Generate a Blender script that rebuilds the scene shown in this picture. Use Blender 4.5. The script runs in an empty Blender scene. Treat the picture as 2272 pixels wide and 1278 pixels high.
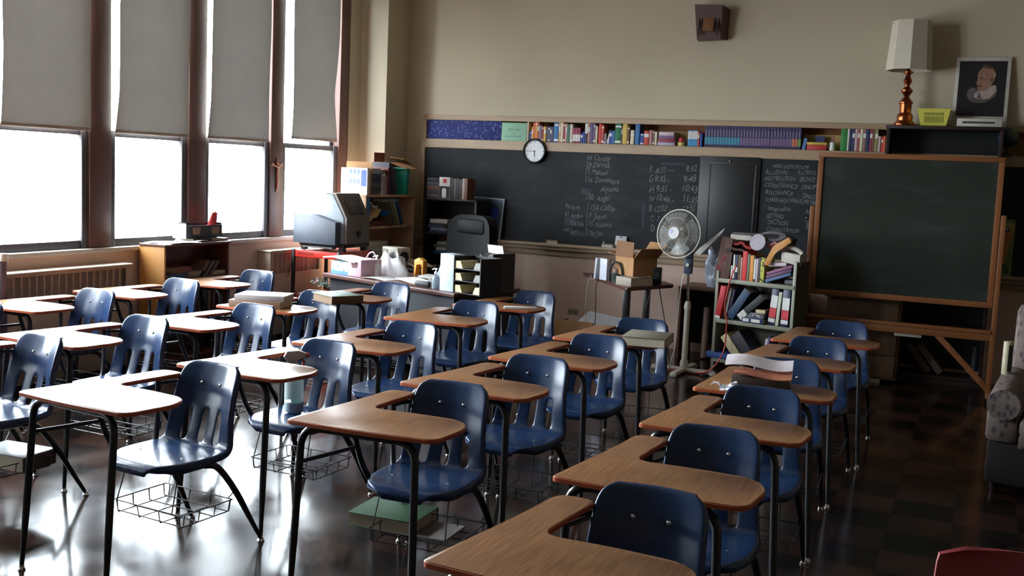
import bpy, bmesh, math, random
from mathutils import Vector, Matrix, noise
random.seed(7)
SC = bpy.context.scene
COL = SC.collection
R = math.radians

# ------------------------------------------------------------------ materials
def lin(c):
    return tuple((v/255/12.92 if v/255 <= .04045 else ((v/255+.055)/1.055)**2.4) for v in c)
_M = {}
def mat(name, rgb, rough=.5, metal=0., var=.12, scale=12., bump=0., spec=.5, stretch=(1, 1, 1), coat=0., rvar=0., trans=0.):
    if name in _M: return _M[name]
    m = bpy.data.materials.new(name); m.use_nodes = True
    nt = m.node_tree; N = nt.nodes; L = nt.links
    p = N['Principled BSDF']
    c = lin(rgb)
    tc = N.new('ShaderNodeTexCoord'); mp = N.new('ShaderNodeMapping'); mp.inputs['Scale'].default_value = stretch
    L.new(tc.outputs['Object'], mp.inputs['Vector'])
    nz = N.new('ShaderNodeTexNoise'); nz.inputs['Scale'].default_value = scale; nz.inputs['Detail'].default_value = 4
    L.new(mp.outputs[0], nz.inputs['Vector'])
    cr = N.new('ShaderNodeValToRGB')
    cr.color_ramp.elements[0].position = .3; cr.color_ramp.elements[1].position = .7
    cr.color_ramp.elements[0].color = tuple(v*(1-var) for v in c)+(1,)
    cr.color_ramp.elements[1].color = tuple(min(1, v*(1+var)) for v in c)+(1,)
    L.new(nz.outputs['Fac'], cr.inputs[0]); L.new(cr.outputs[0], p.inputs['Base Color'])
    p.inputs['Roughness'].default_value = rough; p.inputs['Metallic'].default_value = metal
    p.inputs['Specular IOR Level'].default_value = spec
    if coat: p.inputs['Coat Weight'].default_value = coat; p.inputs['Coat Roughness'].default_value = .1
    if trans: p.inputs['Transmission Weight'].default_value = trans
    if rvar:
        mr = N.new('ShaderNodeMapRange'); mr.inputs['To Min'].default_value = max(0, rough-rvar); mr.inputs['To Max'].default_value = rough+rvar
        L.new(nz.outputs['Fac'], mr.inputs['Value']); L.new(mr.outputs[0], p.inputs['Roughness'])
    if bump:
        b = N.new('ShaderNodeBump'); b.inputs['Strength'].default_value = bump; b.inputs['Distance'].default_value = .004
        L.new(nz.outputs['Fac'], b.inputs['Height']); L.new(b.outputs[0], p.inputs['Normal'])
    _M[name] = m; return m
def nodes(m):
    return m.node_tree.nodes, m.node_tree.links, m.node_tree.nodes['Principled BSDF']
def col(rgb, rough=.55):
    return mat('paint_%02x%02x%02x_%d' % (rgb[0], rgb[1], rgb[2], int(rough*100)), rgb, rough, var=.08, scale=25)

def m_floor():
    m = mat('waxed_floor_tiles', (60, 42, 36), .16, var=.1, scale=3)
    N, L, p = nodes(m)
    tc = N.new('ShaderNodeTexCoord')
    ck = N.new('ShaderNodeTexChecker'); ck.inputs['Scale'].default_value = 1/.305
    ck.inputs['Color1'].default_value = lin((50, 33, 27))+(1,); ck.inputs['Color2'].default_value = lin((26, 20, 18))+(1,)
    L.new(tc.outputs['Object'], ck.inputs['Vector'])
    n1 = N.new('ShaderNodeTexNoise'); n1.inputs['Scale'].default_value = 2.2; n1.inputs['Detail'].default_value = 10; n1.inputs['Distortion'].default_value = .4
    L.new(tc.outputs['Object'], n1.inputs['Vector'])
    cr = N.new('ShaderNodeValToRGB'); cr.color_ramp.elements[0].position = .3; cr.color_ramp.elements[1].position = .75
    cr.color_ramp.elements[0].color = (.75, .75, .75, 1); cr.color_ramp.elements[1].color = (1.25, 1.2, 1.15, 1)
    L.new(n1.outputs['Fac'], cr.inputs[0])
    mx = N.new('ShaderNodeMix'); mx.data_type = 'RGBA'; mx.blend_type = 'MULTIPLY'; mx.inputs['Factor'].default_value = 1
    L.new(ck.outputs['Color'], mx.inputs['A']); L.new(cr.outputs[0], mx.inputs['B']); L.new(mx.outputs['Result'], p.inputs['Base Color'])
    mr = N.new('ShaderNodeMapRange'); mr.inputs['From Min'].default_value = .35; mr.inputs['From Max'].default_value = .7
    mr.inputs['To Min'].default_value = .11; mr.inputs['To Max'].default_value = .23
    L.new(n1.outputs['Fac'], mr.inputs['Value']); L.new(mr.outputs[0], p.inputs['Roughness'])
    br = N.new('ShaderNodeTexBrick'); br.offset = 0; br.inputs['Scale'].default_value = 1/.305
    br.inputs['Brick Width'].default_value = 1; br.inputs['Row Height'].default_value = 1; br.inputs['Mortar Size'].default_value = .006
    br.inputs['Color1'].default_value = (1, 1, 1, 1); br.inputs['Color2'].default_value = (1, 1, 1, 1); br.inputs['Mortar'].default_value = (0, 0, 0, 1)
    L.new(tc.outputs['Object'], br.inputs['Vector'])
    n2 = N.new('ShaderNodeTexNoise'); n2.inputs['Scale'].default_value = 5; n2.inputs['Detail'].default_value = 2
    L.new(tc.outputs['Object'], n2.inputs['Vector'])
    ad = N.new('ShaderNodeMath'); ad.operation = 'ADD'; L.new(br.outputs['Color'], ad.inputs[0]); L.new(n2.outputs['Fac'], ad.inputs[1])
    bp = N.new('ShaderNodeBump'); bp.inputs['Strength'].default_value = .03; bp.inputs['Distance'].default_value = .004
    L.new(ad.outputs[0], bp.inputs['Height']); L.new(bp.outputs[0], p.inputs['Normal'])
    return m
def m_laminate():
    m = mat('walnut_laminate', (142, 98, 63), .30, var=.16, scale=9, stretch=(9, .7, 1))
    N, L, p = nodes(m)
    tc = N.new('ShaderNodeTexCoord'); mp = N.new('ShaderNodeMapping'); mp.inputs['Scale'].default_value = (60, 3, 1)
    L.new(tc.outputs['Object'], mp.inputs['Vector'])
    nz = N.new('ShaderNodeTexNoise'); nz.inputs['Scale'].default_value = 3; nz.inputs['Detail'].default_value = 3
    L.new(mp.outputs[0], nz.inputs['Vector'])
    old = p.inputs['Base Color'].links[0].from_socket
    cr = N.new('ShaderNodeValToRGB'); cr.color_ramp.elements[0].color = (.72, .68, .64, 1); cr.color_ramp.elements[1].color = (1.12, 1.12, 1.12, 1)
    cr.color_ramp.elements[0].position = .35; cr.color_ramp.elements[1].position = .65
    L.new(nz.outputs['Fac'], cr.inputs[0])
    mx = N.new('ShaderNodeMix'); mx.data_type = 'RGBA'; mx.blend_type = 'MULTIPLY'; mx.inputs['Factor'].default_value = 1
    L.new(old, mx.inputs['A']); L.new(cr.outputs[0], mx.inputs['B']); L.new(mx.outputs['Result'], p.inputs['Base Color'])
    return m
def m_glass():
    m = bpy.data.materials.new('window_glass'); m.use_nodes = True
    N = m.node_tree.nodes; L = m.node_tree.links; N.remove(N['Principled BSDF'])
    t = N.new('ShaderNodeBsdfTransparent'); t.inputs[0].default_value = (.93, .95, .95, 1)
    g = N.new('ShaderNodeBsdfGlossy'); g.inputs['Roughness'].default_value = .02
    lw = N.new('ShaderNodeLayerWeight'); pw = N.new('ShaderNodeMath'); pw.operation = 'POWER'; pw.inputs[1].default_value = 5
    L.new(lw.outputs['Facing'], pw.inputs[0]); f = N.new('ShaderNodeMath'); f.operation = 'MULTIPLY_ADD'; f.inputs[1].default_value = .5; f.inputs[2].default_value = .03
    L.new(pw.outputs[0], f.inputs[0])
    mx = N.new('ShaderNodeMixShader'); L.new(f.outputs[0], mx.inputs[0]); L.new(t.outputs[0], mx.inputs[1]); L.new(g.outputs[0], mx.inputs[2])
    L.new(mx.outputs[0], N['Material Output'].inputs['Surface'])
    return m
def m_fabric_blind():
    m = mat('blind_cloth', (184, 180, 172), .85, var=.05, scale=4)
    N, L, p = nodes(m)
    tc = N.new('ShaderNodeTexCoord'); wv = N.new('ShaderNodeTexNoise'); wv.inputs['Scale'].default_value = 350
    L.new(tc.outputs['Object'], wv.inputs['Vector'])
    b = N.new('ShaderNodeBump'); b.inputs['Strength'].default_value = .15; b.inputs['Distance'].default_value = .002
    L.new(wv.outputs['Fac'], b.inputs['Height']); L.new(b.outputs[0], p.inputs['Normal'])
    tr = N.new('ShaderNodeBsdfTranslucent'); tr.inputs[0].default_value = lin((176, 174, 172))+(1,)
    mx = N.new('ShaderNodeMixShader'); mx.inputs[0].default_value = BLIND_TRANS
    L.new(p.outputs[0], mx.inputs[1]); L.new(tr.outputs[0], mx.inputs[2]); L.new(mx.outputs[0], N['Material Output'].inputs['Surface'])
    return m
def m_chalkboard(name, rgb):
    m = mat(name, rgb, .6, var=.25, scale=1.6, spec=.25)
    N, L, p = nodes(m)
    tc = N.new('ShaderNodeTexCoord'); mp = N.new('ShaderNodeMapping'); mp.inputs['Scale'].default_value = (1, 1, 3)
    L.new(tc.outputs['Object'], mp.inputs['Vector'])
    nz = N.new('ShaderNodeTexNoise'); nz.inputs['Scale'].default_value = 2.1; nz.inputs['Detail'].default_value = 7; nz.inputs['Distortion'].default_value = .8
    L.new(mp.outputs[0], nz.inputs['Vector'])
    cr = N.new('ShaderNodeValToRGB'); cr.color_ramp.elements[0].position = .52; cr.color_ramp.elements[1].position = .85
    cr.color_ramp.elements[0].color = (0, 0, 0, 1); cr.color_ramp.elements[1].color = (.14, .14, .14, 1)
    L.new(nz.outputs['Fac'], cr.inputs[0])
    old = p.inputs['Base Color'].links[0].from_socket
    mx = N.new('ShaderNodeMix'); mx.data_type = 'RGBA'; L.new(cr.outputs[0], mx.inputs['Factor'])
    L.new(old, mx.inputs['A']); mx.inputs['B'].default_value = lin((120, 124, 132))+(1,)
    L.new(mx.outputs['Result'], p.inputs['Base Color'])
    return m
def m_pattern(name, base, spot, scale=30, lo=.55, hi=.6, rough=.7, stretch=(1, 1, 1)):
    m = mat(name, base, rough, var=.15, scale=8)
    N, L, p = nodes(m)
    tc = N.new('ShaderNodeTexCoord'); mp = N.new('ShaderNodeMapping'); mp.inputs['Scale'].default_value = stretch
    L.new(tc.outputs['Object'], mp.inputs['Vector'])
    v = N.new('ShaderNodeTexVoronoi'); v.inputs['Scale'].default_value = scale; L.new(mp.outputs[0], v.inputs['Vector'])
    cr = N.new('ShaderNodeValToRGB'); cr.color_ramp.elements[0].position = lo; cr.color_ramp.elements[1].position = hi
    cr.color_ramp.elements[0].color = (1, 1, 1, 1); cr.color_ramp.elements[1].color = (0, 0, 0, 1)
    L.new(v.outputs['Distance'], cr.inputs[0])
    old = p.inputs['Base Color'].links[0].from_socket
    mx = N.new('ShaderNodeMix'); mx.data_type = 'RGBA'; L.new(cr.outputs[0], mx.inputs['Factor'])
    L.new(old, mx.inputs['A']); mx.inputs['B'].default_value = lin(spot)+(1,)
    L.new(mx.outputs['Result'], p.inputs['Base Color'])
    return m
BLIND_TRANS = .155
FLOOR = m_floor(); LAM = m_laminate(); GLASS = m_glass(); BLIND = m_fabric_blind()
CREAM = mat('cream_wall_paint', (200, 188, 164), .75, var=.04, scale=1.5, bump=.05)
PINK = mat('dusty_rose_wall_paint', (220, 190, 174), .7, var=.05, scale=1.5, bump=.05)
CEIL = mat('ceiling_paint', (205, 200, 190), .85, var=.03)
DARKWALL = mat('rear_wall_paint', (104, 94, 80), .8, var=.04, scale=1.5)
MAPLE = mat('pale_varnished_trim', (168, 142, 114), .45, var=.1, scale=3, stretch=(1, 8, 8))
BROWNPOST = mat('brown_varnished_post', (92, 62, 54), .45, var=.15, scale=5, stretch=(6, 6, .6))
SASH = mat('grey_painted_sash', (78, 75, 78), .5, var=.08)
SILL = mat('pale_stone_sill', (205, 198, 192), .35, var=.06)
STEEL = mat('black_painted_tube', (24, 24, 27), .32, var=.1)
CHROME = mat('chrome', (215, 215, 215), .15, 1., var=.03)
BLUEP = mat('navy_moulded_plastic', (28, 50, 84), .27, spec=.5, var=.06, scale=6, bump=.02, rvar=.04)
EDGE = mat('rust_edge_banding', (172, 84, 50), .4, var=.12)
BOARD = m_chalkboard('black_slate', (36, 38, 43))
GREENB = m_chalkboard('green_slate', (42, 47, 40))
OAK = mat('orange_oak', (136, 84, 48), .42, var=.16, scale=5, stretch=(4, 4, .5))
OAKX = mat('orange_oak_cross', (136, 84, 48), .42, var=.16, scale=5, stretch=(.5, 4, 4))
DESKWOOD = mat('brown_desk_wood', (104, 78, 58), .5, var=.15, scale=4, stretch=(4, 4, .6))
PINE = mat('pale_pine_panel', (206, 168, 138), .5, var=.08, scale=5, stretch=(5, 5, .5))
AMBER = mat('amber_birch', (196, 140, 78), .45, var=.08, scale=4, stretch=(4, 4, .5))
REDWOOD = mat('reddish_brown_wood', (92, 52, 42), .45, var=.15, scale=4, stretch=(4, .5, 4))
DARKWOOD = mat('dark_walnut_case', (42, 28, 24), .45, var=.15, scale=4, stretch=(4, 4, .5))
BLACK = mat('matte_black', (20, 20, 22), .5, var=.1)
BLACKL = mat('black_leather', (8, 8, 9), .6, spec=.12, var=.15, scale=60, bump=.1)
CARD = mat('corrugated_cardboard', (168, 124, 82), .8, var=.06, scale=6)
CARDD = mat('cardboard_inside', (122, 86, 58), .85, var=.06, scale=6)
PAPER = mat('white_paper', (228, 226, 222), .7, var=.03)
PAGES = mat('page_edges', (208, 196, 172), .8, var=.12, scale=40, stretch=(1, 1, 12))
GREYM = mat('grey_green_enamel', (142, 142, 124), .45, var=.05)
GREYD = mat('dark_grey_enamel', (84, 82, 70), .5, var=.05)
RAD = mat('cream_radiator_enamel', (196, 180, 160), .4, var=.04)
RADHOLE = mat('radiator_grille_dark', (176, 160, 148), .7, var=.05)
RED = mat('red_enamel', (206, 52, 40), .35, var=.05)
REDP = mat('maroon_plastic', (140, 52, 58), .45, var=.06)
CHALK = mat('chalk_marks', (128, 129, 127), .95, var=.25, scale=60)
FANP = mat('ivory_fan_plastic', (206, 200, 188), .4, var=.03)
FANB = bpy.data.materials.new('smoky_fan_blade'); FANB.use_nodes = True
FANB.node_tree.nodes['Principled BSDF'].inputs['Base Color'].default_value = lin((120, 120, 118))+(1,)
FANB.node_tree.nodes['Principled BSDF'].inputs['Alpha'].default_value = .55
FANB.node_tree.nodes['Principled BSDF'].inputs['Roughness'].default_value = .25
COPPER = mat('polished_copper', (176, 96, 58), .22, 1., var=.1)
SHADE = mat('cream_lamp_shade', (214, 204, 186), .8, var=.03)
YELLOWP = mat('yellow_plastic', (222, 216, 96), .4, var=.04)

# ------------------------------------------------------------------ mesh building
class B:
    def __init__(s): s.bm = bmesh.new()
    def _add(s, t, mi, mtx=None):
        if mtx is not None: bmesh.ops.transform(t, matrix=mtx, verts=t.verts)
        mp = {}
        for v in t.verts: mp[v] = s.bm.verts.new(v.co)
        for f in t.faces:
            try: nf = s.bm.faces.new([mp[v] for v in f.verts])
            except ValueError: continue
            nf.material_index = mi if f.material_index == 0 else f.material_index
            nf.smooth = f.smooth
        t.free(); return s
    def box(s, x0, y0, z0, x1, y1, z1, bev=0., mi=0, mtx=None):
        t = bmesh.new(); bmesh.ops.create_cube(t, size=1)
        for v in t.verts: v.co = Vector((x0+(v.co.x+.5)*(x1-x0), y0+(v.co.y+.5)*(y1-y0), z0+(v.co.z+.5)*(z1-z0)))
        if bev: bmesh.ops.bevel(t, geom=t.edges[:], offset=bev, segments=2, profile=.5, affect='EDGES')
        return s._add(t, mi, mtx)
    def cbox(s, c, sz, rot=(0, 0, 0), bev=0., mi=0):
        from mathutils import Euler
        m = Matrix.Translation(c) @ Euler(rot).to_matrix().to_4x4()
        return s.box(-sz[0]/2, -sz[1]/2, -sz[2]/2, sz[0]/2, sz[1]/2, sz[2]/2, bev, mi, m)
    def tube(s, pts, r, n=10, mi=0, closed=False, smooth=0, r1=None, rad=None):
        pts = [Vector(p) for p in pts]
        for _ in range(smooth):
            q = [] if closed else [pts[0]]
            rng = range(len(pts)) if closed else range(len(pts)-1)
            for i in rng:
                a, b = pts[i], pts[(i+1) % len(pts)]
                q += [a*.75+b*.25, a*.25+b*.75]
            if not closed: q.append(pts[-1])
            pts = q
        t = bmesh.new(); rings = []; up = None; k = len(pts)
        for i, p in enumerate(pts):
            if closed: d = pts[(i+1) % k]-pts[i-1]
            else: d = pts[min(i+1, k-1)]-pts[max(i-1, 0)]
            d.normalize()
            if up is None: up = d.orthogonal().normalized()
            up = (up-d*up.dot(d)).normalized(); w = d.cross(up)
            rr = rad(i/(k-1), p) if rad else (r if r1 is None else r+(r1-r)*i/(k-1))
            rings.append([t.verts.new(p+(up*math.cos(2*math.pi*j/n)+w*math.sin(2*math.pi*j/n))*rr) for j in range(n)])
        for i in range(k if closed else k-1):
            a, b = rings[i], rings[(i+1) % k]
            for j in range(n): t.faces.new((a[j], a[(j+1) % n], b[(j+1) % n], b[j])).smooth = True
        if not closed: t.faces.new(rings[0][::-1]); t.faces.new(rings[-1])
        return s._add(t, mi)
    def lathe(s, prof, c=(0, 0, 0), n=24, mi=0, mtx=None):
        t = bmesh.new(); rings = []
        for r, z in prof:
            rings.append([t.verts.new((r*math.cos(2*math.pi*j/n), r*math.sin(2*math.pi*j/n), z)) for j in range(n)] if r > 1e-6 else [t.verts.new((0, 0, z))])
        for a, b in zip(rings, rings[1:]):
            for j in range(n):
                v = [a[j % len(a)], a[(j+1) % n % len(a)], b[(j+1) % n % len(b)], b[j % len(b)]]
                u = []
                for x in v:
                    if x not in u: u.append(x)
                if len(u) > 2: t.faces.new(u).smooth = True
        for rg, f in ((rings[0], -1), (rings[-1], 1)):
            if len(rg) > 2: t.faces.new(rg[::f])
        m = Matrix.Translation(c)
        return s._add(t, mi, m if mtx is None else m @ mtx)
    def prism(s, poly, z0, z1, bev=0., mi=0, mtx=None, seg=2):
        t = bmesh.new()
        a = [t.verts.new((x, y, z0)) for x, y in poly]; b = [t.verts.new((x, y, z1)) for x, y in poly]
        t.faces.new(a[::-1]); t.faces.new(b); n = len(poly)
        for i in range(n): t.faces.new((a[i], a[(i+1) % n], b[(i+1) % n], b[i]))
        if bev:
            ed = [e for e in t.edges if abs(e.verts[0].co.z-e.verts[1].co.z) < 1e-6]
            bmesh.ops.bevel(t, geom=ed, offset=bev, segments=seg, profile=.5, affect='EDGES')
        bmesh.ops.recalc_face_normals(t, faces=t.faces)
        return s._add(t, mi, mtx)
    def prism_y(s, poly, y0, y1, bev=0., mi=0):      # outline in x,z extruded along y
        return s.prism(poly, -y1, -y0, bev, mi, Matrix.Rotation(R(90), 4, 'X'))
    def grid(s, fn, nu, nv, mi=0, smooth=True):
        t = bmesh.new(); g = [[t.verts.new(fn(i/nu, j/nv)) for i in range(nu+1)] for j in range(nv+1)]
        for j in range(nv):
            for i in range(nu): t.faces.new((g[j][i], g[j][i+1], g[j+1][i+1], g[j+1][i])).smooth = smooth
        return s._add(t, mi)
    def sheet(s, fn, nu, nv, th, mi=0):              # a gridded sheet with thickness
        t = bmesh.new(); g = [[t.verts.new(fn(i/nu, j/nv)) for i in range(nu+1)] for j in range(nv+1)]
        for j in range(nv):
            for i in range(nu): t.faces.new((g[j][i], g[j][i+1], g[j+1][i+1], g[j+1][i])).smooth = True
        bmesh.ops.recalc_face_normals(t, faces=t.faces)
        bmesh.ops.solidify(t, geom=t.faces[:], thickness=th)
        return s._add(t, mi)
    def sphere(s, c, r, n=16, mi=0, sc=(1, 1, 1)):
        t = bmesh.new(); bmesh.ops.create_uvsphere(t, u_segments=n, v_segments=max(6, n//2), radius=r)
        for f in t.faces: f.smooth = True
        return s._add(t, mi, Matrix.Translation(c) @ Matrix.Diagonal((*sc, 1)))
    def text(s, txt, size, org, ux=(1, 0, 0), uy=(0, 0, 1), mi=0, shear=.15, wob=.06, th=.0012, bold=0.):
        cu = bpy.data.curves.new('t', 'FONT'); cu.body = txt; cu.size = size; cu.resolution_u = 2; cu.offset = bold; cu.shear = shear
        o = bpy.data.objects.new('t', cu); COL.objects.link(o)
        dg = bpy.context.evaluated_depsgraph_get(); me = bpy.data.meshes.new_from_object(o.evaluated_get(dg))
        bpy.data.objects.remove(o); bpy.data.curves.remove(cu)
        ux, uy = Vector(ux), Vector(uy); nz = ux.cross(uy).normalized(); ph = random.random()*9
        t = bmesh.new(); t.from_mesh(me); bpy.data.meshes.remove(me)
        for v in t.verts:
            x, y = v.co.x, v.co.y
            y2 = y*(1+wob*2*math.sin(x/size*2.9+ph))+size*wob*math.sin(x/size*1.7+ph*2)
            x2 = x+size*wob*.8*math.sin(y/size*4+x/size*3.1+ph)
            v.co = Vector(org)+ux*x2+uy*y2+nz*th
        return s._add(t, mi)
def smooth_angle(me, ang=35):
    me.polygons.foreach_set('use_smooth', [True]*len(me.polygons))
    me.set_sharp_from_angle(angle=R(ang))
def O(name, b, mats, parent=None, loc=None, rot=None, ang=35):
    bm = b.bm
    bmesh.ops.recalc_face_normals(bm, faces=bm.faces)
    me = bpy.data.meshes.new(name); bm.to_mesh(me); bm.free()
    for m in (mats if isinstance(mats, (list, tuple)) else [mats]): me.materials.append(m)
    smooth_angle(me, ang)
    o = bpy.data.objects.new(name, me); COL.objects.link(o)
    if parent is not None: o.parent = parent
    if loc is not None: o.location = loc
    if rot is not None: o.rotation_euler = rot
    return o
LABELS = {}
def tag(o, label, cat, group=None, kind=None):
    o['label'] = label; o['category'] = cat
    if group: o['group'] = group
    if kind: o['kind'] = kind
    return o
def T(name, label, cat, loc=(0, 0, 0), rz=0, group=None, rx=0, ry=0):
    o = bpy.data.objects.new(name, None); COL.objects.link(o); o.empty_display_size = .1
    o.location = loc; o.rotation_euler = (rx, ry, rz)
    return tag(o, label, cat, group)
def S(name, b, m, parent=None, **k):
    o = O(name, b, m, parent, **k); o['kind'] = 'structure'; return o
class Fr:                                            # a local frame on the floor plan
    def __init__(s, x, y, a): s.x, s.y, s.a = x, y, a
    def __call__(s, u, v, z=0.):
        c, n = math.cos(s.a), math.sin(s.a)
        return (s.x+u*c-v*n, s.y+u*n+v*c, z)
def round_poly(pts, n=5):                            # pts: (x, y, radius)
    out = []; k = len(pts)
    for i, (x, y, r) in enumerate(pts):
        p = Vector((x, y)); a = Vector(pts[i-1][:2])-p; c = Vector(pts[(i+1) % k][:2])-p
        if r <= 0: out.append((x, y)); continue
        la, lc = a.length, c.length; a.normalize(); c.normalize()
        d = min(r, la*.48, lc*.48); p0, p1 = p+a*d, p+c*d
        for j in range(n+1):
            t = j/n; q = p0*(1-t)**2+p*2*t*(1-t)+p1*t*t; out.append((q.x, q.y))
    return out

# ------------------------------------------------------------------ the room
XW, YB, XR, YR, HC = -6.25, 10.35, 3.3, -2.4, 3.95
b = B().box(XW-.3, YR-.2, -.1, XR+.2, YB+.3, 0); S('floor', b, FLOOR)
b = B().box(XW-.3, YR-.2, HC, XR+.2, YB+.3, HC+.1); S('ceiling', b, CEIL)
POSTS = [(-.56, -.34), (.55, .77), (1.66, 1.88), (2.77, 2.99), (3.88, 4.10), (4.99, 5.21), (6.10, 6.32), (7.20, 7.425), (8.345, 8.545), (9.51, 9.68)]
b = B()
b.box(XW-.25, YR, 0, XW, 9.68, .95, mi=1)
b.box(XW-.25, YR, 3.62, XW, YB+.25, HC)
b.box(XW-.25, 9.68, 0, XW, YB+.25, 3.62)
b.box(XW-.25, YR, .95, XW, -.56, 3.62)
S('wall_left', b, [CREAM, PINK])
b = B().box(XW, 9.90, 0, -5.925, YB+.25, HC); S('wall_pier', b, CREAM)
b = B()
b.box(-5.71, YB, 2.27, XR, YB+.25, HC); b.box(-5.71, YB, .93, XR, YB+.25, 2.02); b.box(-5.71, YB, 0, XR, YB+.25, .93, mi=1)
b.box(XW, YB+.03, 0, -5.71, YB+.25, HC)
S('wall_front', b, [CREAM, PINK])
S('wall_right', B().box(XR, YR, 0, XR+.2, YB+.25, HC), DARKWALL)
S('wall_back', B().box(XW-.25, YR-.2, 0, XR+.2, YR, HC), DARKWALL)
S('baseboard_front', B().box(-5.7, YB-.02, 0, XR, YB, .24, .004), PINK)
S('trim_1', B().box(XW-.1, YR, .95, XW+.035, 9.68, .985, .006), SILL)
b = B()
for i, (a, c) in enumerate(POSTS):
    S('trim_%d' % (i+2), B().box(XW-.2, a, .985, XW, c, 3.62, .006), BROWNPOST)
for i in range(len(POSTS)-1):
    y0, y1 = POSTS[i][1], POSTS[i+1][0]
    w = bpy.data.objects.new('window_%d' % (i+1), None); COL.objects.link(w); w['kind'] = 'structure'; w.location = (XW-.045, (y0+y1)/2, .985)
    h = (y1-y0)/2
    b = B()
    for s in (-1, 1): b.box(-.03, s*h-(.06 if s > 0 else 0), 0, .025, s*h+(.06 if s < 0 else 0), .915, .004)
    b.box(-.03, -h, 0, .01, h, .062, .004); b.box(-.03, -h, .865, .01, h, .915, .004)
    S('lower_sash', b, SASH, w)
    b = B()
    for s in (-1, 1): b.box(-.08, s*h-(.045 if s > 0 else 0), .87, -.04, s*h+(.045 if s < 0 else 0), 2.635, .004)
    b.box(-.08, -h, .87, -.04, h, .91, .004); b.box(-.08, -h, 2.58, -.04, h, 2.635, .004)
    S('upper_sash', b, SASH, w)
    S('lower_pane', B().box(-.014, -h+.05, .06, -.010, h-.05, .87), GLASS, w)
    S('upper_pane', B().box(-.062, -h+.043, .905, -.058, h-.043, 2.585), GLASS, w)

# roller blinds (left edge / right edge as (y, z) polylines from the top down)
def blind(le, ri, zb, label, grp, wav):
    ztop = 3.56; x0 = XW+.025
    yc = (le[-1][0]+ri[-1][0])/2
    t = T('roller_blind', label, 'blind', (x0, yc, zb), group=grp)
    def pl(pts, z):
        if z >= pts[0][1]: return pts[0][0]
        for (ya, za), (yb, zb_) in zip(pts, pts[1:]):
            if z >= zb_: return yb+(ya-yb)*(z-zb_)/(za-zb_)
        return pts[-1][0]
    def fn(u, v):
        z = zb+(ztop-zb)*v; a, c = pl(le, z), pl(ri, z)
        return (wav*math.sin(u*3.14*2+v*2)*(1-v)+.004*math.cos(u*3.14)+.004*math.sin(v*9+u*2), a+(c-a)*u-yc, z-zb)
    O('cloth', B().sheet(fn, 10, 40, .0015), BLIND, t)
    a, c = le[-1][0]-yc, ri[-1][0]-yc
    O('hem_bar', B().box(-.005, a+.004, -.006, .007, c-.004, .018, .003), mat('blind_hem', (176, 160, 146), .7), t)
    O('roller', B().tube([(0, le[0][0]-yc, ztop-zb+.02), (0, ri[0][0]-yc, ztop-zb+.02)], .022, 14), mat('blind_hem', (176, 160, 146), .7), t)
    return t
blind([(5.30, 3.5), (5.298, 2.4), (5.28, 2.0), (5.275, 1.88)], [(6.095, 3.5), (6.085, 1.88)], 1.888, 'tan roller blind pulled halfway down at the leftmost window in view', None, .004)
blind([(6.377, 3.5), (6.378, 2.66), (6.365, 2.2), (6.33, 1.9)], [(7.185, 3.5), (7.17, 1.88)], 1.890, 'tan roller blind pulled halfway down, second from the left', None, .005)
blind([(7.455, 3.5), (7.456, 2.7), (7.434, 2.2), (7.405, 1.9)], [(8.29, 3.5), (8.275, 1.9)], 1.897, 'tan roller blind with faint stains, directly left of the crucifix post', None, .005)
blind([(8.62, 3.5), (8.645, 2.7), (8.64, 2.2), (8.63, 1.96)], [(9.45, 3.5), (9.436, 3.0), (9.405, 2.66), (9.372, 2.42), (9.43, 2.0)], 1.948, 'tan roller blind with a kinked right edge at the last window before the corner', None, .009)

for i in range(3):  # unseen blinds, added to hold back daylight from the windows out of view
    a, c = POSTS[i][1], POSTS[i+1][0]
    blind([(a+.02, 3.5), (a+.02, 1.9)], [(c-.005, 3.5), (c-.02, 1.9)], 1.2, 'unseen tan roller blind added beyond the left edge of the view to limit daylight', 'unseen roller blinds added to limit daylight', .004)

# ------------------------------------------------------------------ chalkboard and ledge
t = T('chalkboard', 'long black wall chalkboard covered in chalk lists, with a pale wooden tray', 'chalkboard', (-5.66, YB-.002, .9))
X0 = 5.66
O('slate', B().box(0, -.012, .085, X0+XR-.05, 0, 1.05), BOARD, t)
b = B(); b.box(X0-2.575, -.03, .085, X0-1.98, -.013, 1.053, .004)
o = O('cover_panel', b, mat('black_painted_panel', (28, 29, 32), .4, var=.1), t)
b = B(); b.box(X0-2.475, -.034, .2, X0-2.465, -.0305, .985, .001); b.box(X0-2.03, -.036, .2, X0-2.012, -.0305, .985, .002); b.box(X0-2.475, -.036, .978, X0-2.02, -.0305, .992, .002)
O('moulding', b, mat('black_moulding', (46, 46, 50), .4), o)
O('knob', B().sphere((X0-2.275, -.04, 1.005), .011, 10), CHROME, o)
b = B(); b.box(0, -.125, .055, X0+XR-.05, 0, .085, .006); b.box(0, -.09, .018, X0+XR-.05, 0, .055, .004); b.box(0, -.03, -.045, X0+XR-.05, 0, .018, .006)
O('tray', b, MAPLE, t)
O('end_stile', B().box(-.055, -.03, -.045, -.003, 0, 1.05, .004), MAPLE, t)
def chalk(parent, lines, name):
    for s, x, z, h in lines:
        b = B(); b.text(s, h*1.28, (x+X0, -.0125, z-.9), ux=(.74, 0, 0), shear=.22, wob=.075, th=.0012, bold=0)
        O(name, b, CHALK, parent)
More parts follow.
